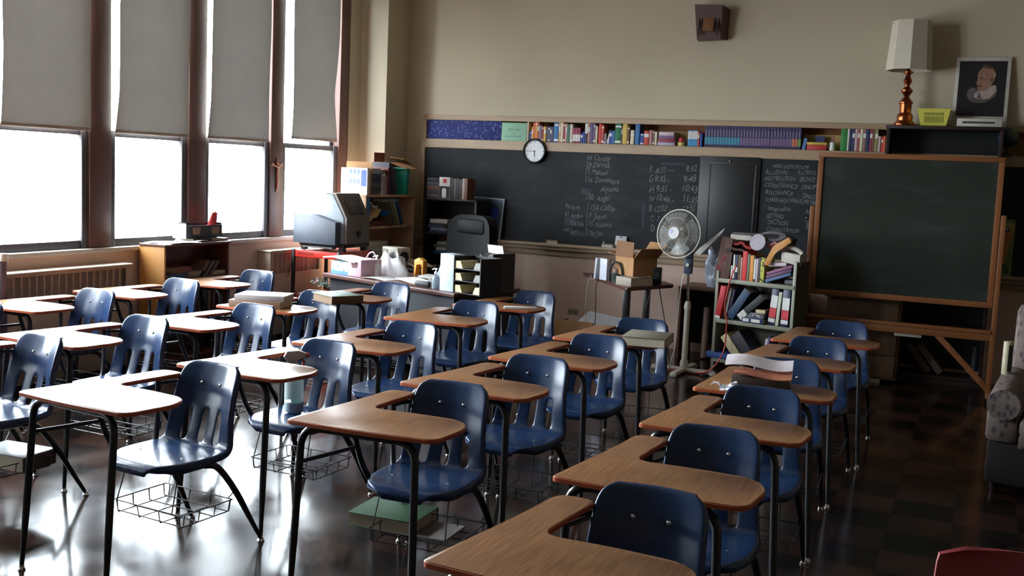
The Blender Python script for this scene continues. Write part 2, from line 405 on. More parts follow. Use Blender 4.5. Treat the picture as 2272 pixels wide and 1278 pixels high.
chalk(t, [('96 Chrissy', -3.77, 1.865, .062), ('29 Derrick', -3.775, 1.795, .062), ('73 Manuel', -3.785, 1.722, .062), ('116. Dominique', -3.785, 1.642, .062), ('Alyssha', -3.6, 1.552, .066),
          ('150  Angel', -3.77, 1.457, .066), ('94 Kym', -3.985, 1.352, .058), ('154 Cathy', -3.71, 1.357, .068), ('41 Andre', -3.985, 1.266, .056), ('3  Justin', -3.72, 1.272, .064),
          ('105 Nia', -3.93, 1.184, .055), ('15 Nautica', -3.72, 1.186, .062), ('44 Sam', -3.985, 1.108, .055), ('178 Joe', -3.74, 1.09, .066)], 'chalk_name')
b = B(); b.tube([(X0-3.725, -.0125, .52), (X0-3.735, -.0125, .42), (X0-3.728, -.0125, .33), (X0-3.74, -.0125, .25), (X0-3.735, -.0125, .18)], .0035, 6, smooth=2); O('chalk_line', b, CHALK, t)
chalk(t, [('F  8:10 —', -3.095, 1.767, .066), ('8:52', -2.72, 1.797, .068), ('G 8:55 -', -3.1, 1.675, .07), ('9:48', -2.74, 1.688, .078), ('H 9:51 -', -3.085, 1.572, .074), ('10:43', -2.755, 1.588, .08),
          ('H 10:46 -', -3.08, 1.480, .07), ('11:35', -2.74, 1.487, .074), ('B 12:02 -', -3.08, 1.381, .066), ('12:55', -2.74, 1.395, .068), ('C  7', -3.06, 1.283, .06), ('D', -3.05, 1.172, .07)], 'chalk_time')
chalk(t, [('PERSONIFICATION', -1.87, 1.856, .042), ('ALLUSION', -1.935, 1.797, .046), ('PATHOS', -1.63, 1.805, .046), ('ALLITERATION', -1.94, 1.739, .045), ('IRONY', -1.61, 1.737, .05),
          ('CONSONANCE', -1.938, 1.672, .047), ('ONOM', -1.592, 1.668, .05), ('ASSONANCE', -1.925, 1.603, .047), ('SIMILE', -1.57, 1.582, .045), ('FORESHADOWING', -1.918, 1.534, .043), ('METAPHOR', -1.562, 1.525, .045),
          ('Imagination', -1.89, 1.45, .05), ('An', -1.543, 1.435, .06), ('SETTING', -1.9, 1.378, .045), ('Hy', -1.53, 1.348, .05), ('DICTION', -1.885, 1.315, .05), ('P', -1.518, 1.282, .06), ('CONNOTATION', -1.89, 1.25, .043)], 'chalk_word')
# faded eraser smears
for x, z, w, h in ((-3.76, 1.545, .11, .07), (-3.9, 1.22, .16, .09), (-3.83, 1.10, .16, .05), (-3.13, 1.33, .03, .25), (-2.85, 1.86, .25, .02)):
    b = B(); b.grid(lambda u, v: (X0+x-w/2+w*u, -.0123, z-.9-h/2+h*v), 1, 1)
    O('eraser_smear', b, mat('chalk_smear', (62, 65, 74), .9, var=.3, scale=14), t)

t = T('display_ledge', 'long pale wooden bookledge built above the chalkboard', 'ledge', (-5.71, YB-.001, 1.945))
LX = XR+5.71-.02
O('top_rail', B().box(0, -.012, .30, LX, .006, .357, .004), MAPLE, t)
O('bottom_rail', B().box(0, -.03, -.002, LX, .22, .094, .004), MAPLE, t)
O('end_stile', B().box(0, -.012, .094, .048, .02, .30, .003), MAPLE, t)
O('divider', B().box(1.255, -.01, .094, 1.275, .2, .30, .002), mat('pale_divider', (206, 184, 160), .6), t)
O('back_panel', B().box(0, .205, .094, LX, .225, .33), mat('orange_brown_backing', (150, 92, 54), .6, var=.1, scale=4), t)
O('backing_strip', B().box(1.28, .12, .094, LX, .135, .245), mat('tan_backing_board', (186, 148, 92), .6, var=.06), t)

# patterned blue cloth panel and green sign standing in the ledge
o = O('patterned_panel', B().box(0, 0, 0, .895, .012, .222, .002), m_pattern('blue_paisley_cloth', (30, 44, 118), (98, 112, 168), 26, .30, .36, stretch=(1.6, 1, 1)), loc=(-5.655, YB+.002, 2.041))
tag(o, 'long blue cloth panel with pale paisley pattern at the left end of the ledge', 'panel')
t = T('paper_sign', 'pale green paper sign with faint lettering beside the blue patterned panel', 'sign', (-4.752, YB-.012, 2.0), rx=R(-2))
O('sheet', B().box(0, 0, 0, .292, .004, .232, .0015), mat('mint_paper', (150, 196, 168), .75, var=.03), t)
b = B(); b.text('Take time', .034, (.075, -.0004, .15), wob=.02, th=.0004); b.text('&', .03, (.135, -.0004, .112), wob=.02, th=.0004); b.text('know thy self', .034, (.045, -.0004, .078), wob=.02, th=.0004)
O('lettering', b, mat('faded_ink', (92, 122, 116), .8), t)

# ------------------------------------------------------------------ combination desks: local x = sitter's right, y = forward
TABP = [(.378, .478, .022), (.05, .50, .2), (-.222, .482, .05), (-.25, .45, .03), (-.272, .26, .16), (-.215, .152, .09), (0, .136, .1), (.20, .145, .055), (.19, -.03, .2), (.172, -.215, .03), (.294, -.222, .05), (.315, .02, .2)]
def shell_mesh():
    rows = [(.245, .413, .086, 0, 0), (.256, .430, .10, 0, 0), (.243, .447, .128, 0, -.004), (.212, .453, .172, .001, -.006), (.13, .452, .204, .003, 0), (.04, .445, .212, .010, 0), (-.055, .440, .208, .014, .002), (-.112, .443, .201, .015, .008),
            (-.143, .457, .195, .011, .016), (-.161, .50, .189, .003, .030), (-.179, .56, .181, 0, .042), (-.193, .607, .176, 0, .047), (-.206, .65, .173, 0, .049), (-.222, .71, .171, 0, .047), (-.239, .757, .166, 0, .041), (-.25, .786, .152, 0, .031), (-.256, .799, .120, 0, .018)]
    cs = [-1, -.92, -.585, -.43, -.078, .078, .43, .585, .92, 1]
    bm = bmesh.new(); G = []
    def nrm(i):
        a, c = rows[max(i-1, 0)], rows[min(i+1, len(rows)-1)]
        d = Vector((0, c[0]-a[0], c[1]-a[1])).normalized(); return Vector((0, -d.z*-1, 0)) if 0 else Vector((0, d.z*-1, d.y)).normalized()
    for i, (f, z, hw, dz, df) in enumerate(rows):
        n = nrm(i)                                   # behind / below the seat
        L = [Vector((s*hw, f+df*s*s, z+dz*s*s)) for s in cs]
        q = .028*(.3 if i in (0, len(rows)-1) else .7 if i in (1, len(rows)-2) else 1)
        L = [L[0]+n*q+Vector((-.003, 0, 0))]+L+[L[-1]+n*q+Vector((.003, 0, 0))]
        G.append([bm.verts.new(p) for p in L])
    n = Vector((0, -1, -.1)); G.append([bm.verts.new(v.co+n*.02) for v in G[-1]])
    n = Vector((0, -.25, -1)); G.insert(0, [bm.verts.new(v.co+n*.006) for v in G[0]])
    for j in range(len(G)-1):
        for i in range(len(G[0])-1):
            if j-1 in (8, 9, 10) and i-1 in (2, 4, 6): continue
            bm.faces.new((G[j][i], G[j][i+1], G[j+1][i+1], G[j+1][i]))
    bmesh.ops.recalc_face_normals(bm, faces=bm.faces)
    me = bpy.data.meshes.new('seat_shell'); bm.to_mesh(me); bm.free()
    o = bpy.data.objects.new('tmp', me); COL.objects.link(o)
    s = o.modifiers.new('s', 'SOLIDIFY'); s.thickness = .007; s.offset = 0
    u = o.modifiers.new('u', 'SUBSURF'); u.levels = 2; u.render_levels = 2
    dg = bpy.context.evaluated_depsgraph_get()
    m2 = bpy.data.meshes.new_from_object(o.evaluated_get(dg)); m2.name = 'seat_shell'
    bpy.data.objects.remove(o)
    m2.materials.clear(); m2.materials.append(BLUEP)
    m2.polygons.foreach_set('use_smooth', [True]*len(m2.polygons))
    return m2
def make_desk():
    root = bpy.data.objects.new('student_desk', None); COL.objects.link(root)
    poly = round_poly(TABP, 6)
    b = B().prism(poly, .7225, .740, .0025); top = O('desk_top', b, LAM, root)
    c = [Vector(p) for p in poly]; k = len(c); out = []
    for i in range(k):
        d = (c[(i+1) % k]-c[i-1]).normalized(); out.append(c[i]+Vector((d.y, -d.x))*.0035)
    cen = Vector((.1, .2)); 
    if sum((p-cen).length for p in out) < sum((p-cen).length for p in c): out = [c[i]*2-out[i] for i in range(k)]
    b = B(); bm = b.bm
    vs = [[bm.verts.new((p.x, p.y, z)) for p in ring] for ring, z in ((c, .7385), (out, .7365), (out, .7235), (c, .7215))]
    for a, d in zip(vs, vs[1:]+vs[:1]):
        for i in range(k): bm.faces.new((a[i], a[(i+1) % k], d[(i+1) % k], d[i]))
    O('edge_band', b, EDGE, top)
    sh = bpy.data.objects.new('seat_shell', shell_mesh()); COL.objects.link(sh); sh.parent = root
    for x, y, z, rx in ((.055, -.217, .712, -78), (-.055, -.217, .712, -78), (.125, .075, .452, 0), (-.125, .075, .452, 0)):
        b = B().lathe([(0, .0045), (.004, .004), (.0075, .001), (.008, -.004)], n=10); O('rivet', b, CHROME, sh, loc=(x, y, z), rot=(R(rx), 0, 0)) if rx == 0 else O('rivet', b, CHROME, sh, loc=(x, y+.004, z), rot=(R(rx), 0, 0))
    def leg(pts, foot):
        o = O('leg', B().tube(pts, .014, 12, smooth=3, rad=lambda t_, q: .0095+.0052*min(1, max(0, (q.z-.03)/.22))), STEEL, root)
        O('glide', B().lathe([(.011, .022), (.012, .016), (.009, .014), (.016, .006), (.016, 0)], (foot[0], foot[1], 0), 12), CHROME, o)
    leg([(.339, .497, .014), (.3385, .485, .13), (.336, .447, .55), (.333, .436, .708), (.18, .436, .708)], (.339, .497))
    leg([(-.199, .533, .014), (-.192, .52, .13), (-.166, .47, .55), (-.155, .450, .708), (0, .448, .708)], (-.199, .533))
    leg([(.257, -.358, .014), (.243, -.30, .11), (.222, -.215, .27), (.195, -.11, .405), (.186, -.02, .418), (.186, 0, .419)], (.257, -.358))
    leg([(-.217, -.314, .014), (-.212, -.255, .11), (-.203, -.165, .27), (-.190, -.065, .405), (-.184, -.01, .417), (-.183, 0, .418)], (-.217, -.314))
    O('crossbar', B().tube([(.19, .436, .708), (-.01, .448, .708)], .0147), STEEL, root)
    O('seat_rail', B().tube([(.186, 0, .420), (.188, .10, .420), (.20, .135, .44), (.225, .175, .53), (.24, .215, .69), (.24, .22, .716)], .0125, smooth=2), STEEL, root)
    O('seat_rail', B().tube([(-.183, 0, .418), (-.178, .14, .418), (-.14, .165, .418), (.14, .165, .420), (.188, .10, .420)], .0105, smooth=2), STEEL, root)
    O('brace', B().tube([(.335, .447, .572), (.232, .20, .585)], .0085), STEEL, root)
    O('arm_post', B().tube([(.188, -.05, .420), (.215, -.10, .47), (.232, -.125, .60), (.235, -.125, .716)], .0125, smooth=2), STEEL, root)
    b = B().tube([(.235, -.125, .695), (.215, -.19, .698), (.178, -.225, .70), (.15, -.232, .70)], .009, smooth=1)
    O('back_bracket', b, STEEL, root)
    r = .0028; b = B()
    def W(p, s=1): b.tube(p, r, 6, smooth=s)
    for f in (.145, .06, -.03, -.115): W([(.185, f, .245), (.18, f, .192), (-.205, f, .192), (-.215, f, .245)], 0)
    for x in (.165, .04, -.085, -.2): W([(x, .165, .24), (x, .155, .190), (x, -.125, .190), (x, -.135, .24)], 0)
    W([(.185, .16, .243), (-.21, .16, .243), (-.215, -.13, .243), (.185, -.13, .243), (.185, .16, .243)], 0)
    for x in (.165, -.16): W([(x, .165, .24), (x*.93, .115, .415)], 0)
    W([(.17, -.13, .243), (.215, -.19, .285)], 0); W([(-.19, -.13, .243), (-.2, -.155, .27)], 0)
    O('book_basket', b, mat('black_wire', (40, 40, 44), .4), root)
    return root
def copy_tree(o, parent=None):
    c = o.copy(); COL.objects.link(c); c.parent = parent
    for ch in list(o.children): copy_tree(ch, c)
    return c
DESKS = [  # x, y, angle, label
 (-.815, 2.716, -.7, 'tablet-arm desk with the biggest wood-grain top, cut off by the bottom edge of the view'),
 (-.826, 3.587, 1.0, 'tablet-arm desk directly behind the one cut off by the bottom edge, brown top bare'),
 (-.814, 4.469, 1.9, 'tablet-arm desk in the rightmost row, in front of the desk piled with papers'),
 (-.839, 5.339, 5.0, 'tablet-arm desk in the rightmost row with a thick book and white papers on it'),
 (-.824, 6.248, .3, 'tablet-arm desk in the rightmost row, right behind the desk piled with papers'),
 (-.788, 7.171, 2.3, 'tablet-arm desk at the far end of the rightmost row, before the easel chalkboard'),
 (-1.995, 3.757, 2.9, 'tablet-arm desk at centre front, green textbook in the basket under its seat'),
 (-1.962, 4.591, -2.0, 'tablet-arm desk directly behind the one with the green book in its basket'),
 (-1.936, 5.457, .1, 'bare tablet-arm desk in front of the one with a grey textbook by the fan'),
 (-1.933, 6.327, 2.5, 'tablet-arm desk nearest the fan, grey textbook lying on its top'),
 (-3.096, 3.493, -4.8, 'glare-white tablet-arm desk in the left foreground with an empty navy seat facing us'),
 (-3.029, 4.334, -3.1, 'tablet-arm desk with a spray bottle standing on its navy seat'),
 (-3.013, 5.206, 1.3, 'tablet-arm desk with half-glaring brown top directly behind the spray bottle chair'),
 (-3.155, 6.387, 4.5, 'bare brown tablet-arm desk in front of the one with a white paper strip'),
 (-3.093, 7.275, 1.6, 'tablet-arm desk beside the teacher desk, long white paper strip on its top'),
 (-4.258, 3.593, -7.6, 'tablet-arm desk at the left edge with a pale box-like book in its basket'),
 (-4.312, 4.403, -2.2, 'glare-white tablet-arm desk behind the one with the pale book in its basket'),
 (-4.191, 5.224, -3.6, 'glare-white tablet-arm desk in front of the one carrying two stacked old books'),
 (-4.275, 6.106, 2.1, 'glare-white tablet-arm desk with two worn books lying on its top'),
 (-4.188, 6.955, .6, 'tablet-arm desk with a large flat brown book, before the teacher desk'),
 (-5.44, 4.25, -1.3, 'tablet-arm desk of the window row, only its seat edge shows at the left border'),
 (-5.432, 5.137, -1.3, 'glare-white tablet-arm desk of the window row before the left radiator'),
 (-5.47, 6.02, -1.0, 'glare-white tablet-arm desk of the window row, its navy seat before the low bookcase'),
 (-5.474, 6.949, .4, 'glare-white tablet-arm desk at the far end of the window row, past the low bookcase')]
proto = make_desk(); DK = []
for i, (x, y, a, lab) in enumerate(DESKS):
    o = proto if i == 0 else copy_tree(proto)
    o.location = (x, y, 0); o.rotation_euler = (0, 0, R(a)+math.pi)
    tag(o, lab, 'school desk', 'rows of tablet-arm school desks'); DK.append(o)
def D(i, r, f, z=.7402):                             # a point on desk i
    x, y, a, _ = DESKS[i]; a = R(a)
    return (x-r*math.cos(a)+f*math.sin(a), y-r*math.sin(a)-f*math.cos(a), z)

# ------------------------------------------------------------------ books
def book_b(t, h, d, pages=1, cov=0, band=None, spine_lab=None):
    """upright book, spine facing -y, standing on z=0, x from 0 to t"""
    b = B(); c = min(.003, t*.16)
    b.box(0, 0, 0, c, d, h, 0, cov); b.box(t-c, 0, 0, t, d, h, 0, cov); b.box(0, -.001, 0, t, c, h, min(.0015, t*.1), cov)
    b.box(c, c, .003, t-c, d-.004, h-.004, 0, pages)
    for z0, z1, mi in band or []: b.box(.0008, -.0018, h*z0, t-.0008, -.0005, h*z1, 0, mi)
    return b
BC = dict(bl=(48, 74, 150), bl2=(52, 112, 172), bl3=(44, 78, 158), ye=(224, 184, 84), ye2=(214, 182, 92), am=(230, 160, 82), o2=(186, 92, 56), gp=(126, 116, 132), dr=(146, 56, 52), sl=(92, 88, 112), ta=(198, 164, 112),
          cr=(222, 212, 178), cr2=(214, 190, 180), ma=(150, 62, 80), ma2=(150, 60, 84), pk=(208, 160, 152), pk2=(196, 140, 140), gn=(64, 110, 92), gn2=(28, 112, 78), gn3=(48, 134, 58), nv=(44, 48, 84), nv2=(60, 60, 104),
          ta2=(190, 138, 104), pu=(96, 80, 124), pu2=(116, 92, 122), re=(208, 66, 62), re2=(196, 84, 68), re3=(206, 92, 92), br=(122, 82, 62), br2=(132, 92, 86), rg=(196, 72, 60), lb=(72, 152, 206), wh=(222, 218, 208),
          wr=(202, 176, 172), wr2=(170, 90, 92), pb=(146, 108, 102), ol=(150, 140, 92), **{'or': (222, 104, 62)})
NM = dict(bl='small royal blue', bl2='tall sky blue', bl3='short blue', ye='thin yellow', ye2='fat golden yellow', am='tall amber', o2='burnt orange', gp='grey mauve', dr='dark red', sl='slate grey', ta='tan', cr='cream', cr2='pinkish cream',
          ma='maroon', ma2='short maroon', pk='pale pink', pk2='rose pink', gn='grey green', gn2='fat emerald green', gn3='bright green', nv='navy', nv2='blue violet', ta2='copper tan', pu='tall purple', pu2='mauve', re='bright red', re2='salmon red',
          re3='thin rose red', br='brown', br2='dusky brown', rg='red and green', lb='light blue', wh='thin white', wr='white and red', wr2='wine red', pb='pinkish brown', ol='olive', **{'or': 'vivid orange'})
ORD = 'first second third fourth fifth sixth seventh eighth ninth tenth eleventh twelfth thirteenth fourteenth fifteenth sixteenth seventeenth eighteenth nineteenth twentieth'.split()
def ordw(n):
    if n <= 20: return ORD[n-1]
    if n % 10 == 0: return {30: 'thirtieth', 40: 'fortieth', 50: 'fiftieth'}[n]
    return {2: 'twenty', 3: 'thirty', 4: 'forty', 5: 'fifty'}[n//10]+'-'+ORD[n % 10-1]
ZL = 2.0405
BK1 = [(-4.408,-4.39,2.141,'bl'),(-4.389,-4.374,2.191,'ye'),(-4.372,-4.348,2.233,'or'),(-4.346,-4.327,2.262,'am'),(-4.323,-4.304,2.238,'o2'),(-4.302,-4.278,2.209,'gp'),(-4.275,-4.256,2.202,'dr'),(-4.252,-4.227,2.198,'ye'),(-4.219,-4.202,2.198,'sl'),(-4.2,-4.182,2.198,'sl'),(-4.18,-4.162,2.197,'sl'),(-4.16,-4.143,2.198,'sl'),(-4.137,-4.085,2.267,'bl2'),(-4.083,-4.063,2.251,'ta'),(-4.061,-4.036,2.268,'cr'),(-4.034,-4.011,2.24,'ma'),(-4.01,-3.99,2.232,'pk'),(-3.988,-3.96,2.224,'gn'),(-3.958,-3.929,2.229,'cr2'),(-3.926,-3.899,2.192,'ma2'),(-3.898,-3.871,2.194,'ma2'),(-3.87,-3.842,2.193,'ma2'),(-3.838,-3.816,2.138,'bl'),(-3.814,-3.794,2.155,'bl'),(-3.793,-3.763,2.259,'nv'),(-3.761,-3.74,2.26,'ta2'),(-3.738,-3.704,2.256,'pu'),(-3.702,-3.68,2.243,'pu2'),(-3.677,-3.657,2.215,'cr'),(-3.643,-3.614,2.236,'re'),(-3.613,-3.587,2.228,'re2'),(-3.531,-3.501,2.174,'bl'),(-3.499,-3.469,2.171,'bl2'),(-3.467,-3.403,2.268,'gn2'),(-3.401,-3.389,2.221,'br'),(-3.386,-3.339,2.245,'ye2'),(-3.336,-3.315,2.222,'br'),(-3.302,-3.265,2.183,'cr'),(-3.254,-3.208,2.248,'bl2'),(-3.198,-3.164,2.154,'bl3'),(-3.16,-3.11,2.179,'rg'),(-3.104,-3.08,2.188,'pk2'),(-3.073,-3.052,2.185,'br2'),(-3.048,-3.027,2.173,'cr'),(-2.709,-2.691,2.193,'lb'),(-2.69,-2.672,2.194,'lb'),(-2.67,-2.653,2.194,'lb'),(-2.651,-2.634,2.195,'lb'),(-2.632,-2.615,2.195,'lb'),(-2.612,-2.595,2.184,'re3'),(-2.587,-2.566,2.169,'bl3')]
BK2 = [(-1.256,-1.199,2.264,'gn3'),(-1.197,-1.182,2.252,'wh'),(-1.179,-1.157,2.257,'nv'),(-1.155,-1.132,2.257,'nv2'),(-1.13,-1.109,2.258,'wr'),(-1.107,-1.088,2.256,'wr2'),(-1.085,-1.061,2.267,'cr'),(-1.058,-1.034,2.264,'pb'),(-1.033,-0.999,2.268,'nv'),(-0.998,-0.977,2.261,'ma'),(-0.976,-0.955,2.253,'br'),(-0.954,-0.927,2.27,'ol'),(-0.923,-0.902,2.183,'wr'),(-0.896,-0.88,2.179,'re'),(-0.879,-0.859,2.188,'or')]
def put_book(x0, x1, zt, key, label, group, z=ZL, y=10.31, d=None, tilt=0., band=None, mats=None):
    h = zt-z; t = x1-x0
    b = book_b(t, h, d or min(.15, .65*h), band=band)
    o = O('book', b, mats or [col(BC[key]), PAGES, PAPER], loc=(x0, y, z), rot=(0, tilt, 0))
    return tag(o, label, 'book', group)
def cap(z): return min(z, 2.2435) if z > 2.2435 else z
for i, (a, c, z, k) in enumerate(BK1):
    bd = [(.05, .16, 2), (.82, .9, 2)] if i % 3 == 0 else ([(.55, .8, 2)] if i % 3 == 1 else None)
    if k == 'ma2': bd = [(.1, .55, 2)]
    if k == 'nv': bd = [(.48, .97, 2)]
    if k == 'lb': bd = [(.45, .95, 2)]
    if k == 'lb': lab, g = 'slim light blue book with white upper spine, in the set left of the encyclopaedias', 'set of light blue books'
    elif k == 'sl': lab, g = 'slate grey book in the matching set between the yellow and the tall sky blue book', 'set of slate books'
    elif k == 'ma2': lab, g = 'short maroon book with cream label, in the matching set of three on the ledge', 'set of maroon books'
    else: lab, g = '%s book, %s from the left in the mixed row above the chalkboard' % (NM[k], ordw(i+1)), 'mixed books on the ledge'
    put_book(a, c, cap(z), k, lab, g, band=bd)
for i, (a, c, z, k) in enumerate(BK2):
    put_book(a, c, cap(z), k, '%s book, %s from the left in the short row beside the lamp bookcase' % (NM[k], ordw(i+1)), 'books by the dark bookcase', band=[(.6, .8, 2)] if i % 2 else None)
# encyclopaedia set
em = [mat('deep_purple_cloth', (58, 50, 92), .5), PAGES, mat('teal_spine_band', (62, 134, 164), .5), mat('lavender_spine_band', (112, 92, 132), .5), mat('silver_highlight', (150, 138, 160), .4), mat('orange_band', (196, 108, 76), .5), mat('green_band', (106, 150, 80), .5)]
n1, n2 = 22, 10; xs = [(-2.541+.0288*i) for i in range(n1)]+[(-1.9045+.0288*i) for i in range(n2)]
for i, x in enumerate(xs):
    mi = 2 if i < 12 else (5 if i in (29, 30) else (6 if i == 31 else 3))
    b = book_b(.0275, .2026, .15, band=[(.12, .47, mi)]); b.box(.0095, -.0018, .105, .0165, -.0005, .165, 0, 4)  # silver strip: a vertical highlight painted onto the spine
    o = O('encyclopaedia', b, em, loc=(x, 10.31, ZL))
    lab = {2: 'purple encyclopaedia volume with a teal lower spine band, in the long set', 3: 'purple encyclopaedia volume with a lavender lower spine band, in the long set',
           5: 'purple encyclopaedia volume with an orange band near the right end of the long set', 6: 'purple encyclopaedia volume with a green band, last at the right end of the long set'}[mi]
    tag(o, lab, 'book', 'purple encyclopaedia set')
# odd things on the ledge
def lying(name, label, t, sz, loc, rgb, group=None, rz=0., cat='book', parts=False):
    """a book lying flat: sz = (width, depth, thickness); spine along -y"""
    w, d, h = sz; th = min(.004, h*.12)
    if not parts:
        b = B(); b.box(0, 0, 0, w, d, th); b.box(0, 0, h-th, w, d, h); b.box(0, -.001, 0, w, th, h, .001); b.box(.004, th, th, w-.004, d-.005, h-th, 0, 1)
        return tag(O(name, b, [col(rgb), PAGES], loc=loc, rot=(0, 0, rz)), label, cat, group)
    r = T(name, label, cat, loc, rz, group)
    b = B(); b.box(0, 0, 0, w, d, th, .001); b.box(0, 0, h-th, w, d, h, .001); b.box(0, -.002, 0, w, th, h, .002); O('cover', b, col(rgb), r)
    O('pages', B().box(.005, th, th, w-.005, d-.006, h-th), PAGES, r); return r
zz = ZL
for i, (h, rgb, nm) in enumerate(((.03, (176, 164, 190), 'lavender'), (.036, (136, 56, 74), 'maroon'), (.03, (126, 92, 134), 'purple'), (.035, (206, 186, 196), 'pale pink and white'))):
    lying('book', '%s book lying flat, %s in the flat stack on the ledge' % (nm, ('lowest', 'second', 'third', 'topmost')[i]), 0, (.176-.008*i, .15, h), (-3.018+.004*i, 10.31, zz), rgb, 'flat stack on the ledge'); zz += h+.0004
t = T('pencil_cup', 'short yellow cup holding a red ball on the ledge', 'cup', (-2.787, 10.36, ZL)); O('cup', B().lathe([(.0, 0), (.034, 0), (.036, .036), (.032, .036), (.03, .004), (0, .004)], n=18), col((222, 196, 110)), t)
tag(O('ball', B().sphere((0, 0, 0), .031, 16), col((206, 62, 66), .4), loc=(-2.787, 10.36, ZL+.058)), 'round red ball resting in the short yellow cup', 'ball')
t = T('photo_card', 'small white card propped beside the blue books on the ledge', 'card', (-3.545, 10.325, ZL), ry=R(14)); O('sheet', B().box(-.018, 0, 0, .006, .012, .13), PAPER, t)
tag(O('figurine', B().lathe([(0, 0), (.022, 0), (.024, .012), (.012, .03), (.016, .05), (.012, .075), (.014, .088), (.008, .104), (0, .108)], n=12), col((196, 196, 206)), loc=(-3.575, 10.33, ZL)), 'small pale figurine left of the small blue books on the ledge', 'figurine')
t = T('lunch_box', 'red box with yellow lid on the ledge right of the encyclopaedias', 'box', (-1.56, 10.315, ZL)); O('body', B().box(0, 0, 0, .178, .11, .048, .004), col((190, 62, 56)), t); O('lid', B().box(-.003, -.003, .048, .181, .113, .072, .004), col((206, 178, 76)), t)
tag(O('index_card', B().box(0, 0, 0, .088, .006, .062), col((62, 74, 118)), loc=(-1.502, 10.40, ZL+.0725), rot=(R(-6), 0, 0)), 'dark blue card standing on the yellow-lidded red box', 'card')
t = T('mug', 'white mug of pencils on the ledge left of the bright green book', 'mug', (-1.332, 10.35, ZL)); O('cup', B().lathe([(0, 0), (.026, 0), (.027, .076), (.023, .076), (.022, .006), (0, .006)], n=18), PAPER, t)
O('handle', B().tube([(-.024, 0, .06), (-.044, 0, .055), (-.044, 0, .025), (-.024, 0, .018)], .004, 8, smooth=2), PAPER, t)
for i, (dx, dy, rgb) in enumerate(((.012, .004, (216, 150, 80)), (.0, .008, (70, 80, 120)), (-.008, -.003, (160, 70, 70)))):
    tag(O('pencil', B().tube([(dx*.4, dy*.3, .008), (dx*1.4+.012, dy, .135)], .003, 6), col(rgb), loc=(-1.332, 10.35, ZL)), ('amber pencil leaning in the white mug', 'dark blue pencil in the white mug', 'red pencil at the left side of the white mug')[i], 'pencil', 'pencils in the white mug')
t = T('index_card', 'small blue card leaning against the right end of the encyclopaedia set', 'card', (-1.606, 10.313, ZL), ry=R(8)); O('sheet', B().box(0, 0, 0, .03, .1, .11), col((96, 120, 176)), t)
t = T('globe', 'dark blue globe half hidden behind the right side of the dark bookcase', 'globe', (.16, 10.30, 2.045)); O('ball', B().sphere((0, 0, .15), .085, 24), m_pattern('globe_map', (30, 52, 74), (66, 84, 62), 6, .3, .42, .35), t); O('stand', B().lathe([(0, 0), (.05, 0), (.045, .012), (.01, .02), (.01, .07), (0, .07)], n=18), DARKWOOD, t)
for i, (x, rgb, nm) in enumerate(((.285, (130, 116, 96), 'tan'), (.315, (104, 112, 120), 'grey'), (.345, (176, 160, 140), 'cream'))):
    put_book(x, x+.027, 2.19, None, '%s book on the ledge at the right border, beside the globe' % nm, 'books right of the globe', mats=[col(rgb), PAGES, PAPER])

# wall clock
t = T('wall_clock', 'round black-rimmed wall clock over the top rail of the chalkboard', 'clock', (-4.345, 10.318, 1.94))
rx = Matrix.Rotation(R(90), 4, 'X')
O('rim', B().lathe([(.113, .0), (.128, .0), (.132, .018), (.124, .034), (.112, .03), (.111, .012)], n=48, mtx=rx), BLACK, t)
f = O('face', B().lathe([(0, .0), (.113, 0), (.113, .014), (0, .014)], n=48, mtx=rx), mat('clock_face', (222, 222, 226), .25), t)
b = B()
for i in range(12):
    a = i*math.pi/6; b.cbox((.097*math.sin(a), -.0146, .097*math.cos(a)), (.004, .0008, .014 if i % 3 else .02), (0, a, 0))
O('hour_mark', b, BLACK, f)
O('hour_hand', B().cbox((0, -.018, -.03), (.006, .001, .062), (0, R(-3), 0)), BLACK, t); O('minute_hand', B().cbox((-.043, -.020, -.003), (.004, .001, .088), (0, R(94), 0)), BLACK, t); O('hub', B().lathe([(0, .014), (.006, .014), (.006, .022), (0, .022)], n=12, mtx=rx), BLACK, t)
# loudspeaker box
t = T('wall_speaker', 'dark brown wooden loudspeaker box high on the cream wall', 'speaker', (-2.53, 10.35, 3.06))
b = B(); bm = b.bm
fr = [(-.15, -.20, .325), (.12, -.20, .315), (.105, -.14, 0), (-.125, -.14, 0)]; bk = [(-.16, 0, .335), (.15, 0, .30), (.145, 0, .01), (-.14, 0, 0)]
fv = [bm.verts.new(p) for p in fr]; bv = [bm.verts.new(p) for p in bk]
bm.faces.new(fv); bm.faces.new(bv[::-1])
for i in range(4): bm.faces.new((fv[i], bv[i], bv[(i+1) % 4], fv[(i+1) % 4]))
O('case', b, mat('speaker_walnut', (78, 46, 40), .45, var=.1), t)
O('grille', B().cbox((-.01, -.177, .165), (.105, .012, .19), (R(-10), 0, 0), .003), m_pattern('speaker_cloth', (132, 84, 44), (88, 54, 32), 160, .3, .5), t)
b = B(); b.cbox((-.10, -.176, .165), (.012, .012, .27), (R(-10), R(-2), 0)); b.cbox((.085, -.176, .165), (.012, .012, .27), (R(-10), R(2), 0)); b.cbox((-.075, -.178, .165), (.008, .012, .22), (R(-10), 0, 0)); b.cbox((.055, -.178, .165), (.008, .012, .22), (R(-10), 0, 0))
O('moulding', b, mat('speaker_trim', (48, 27, 26), .4), t)
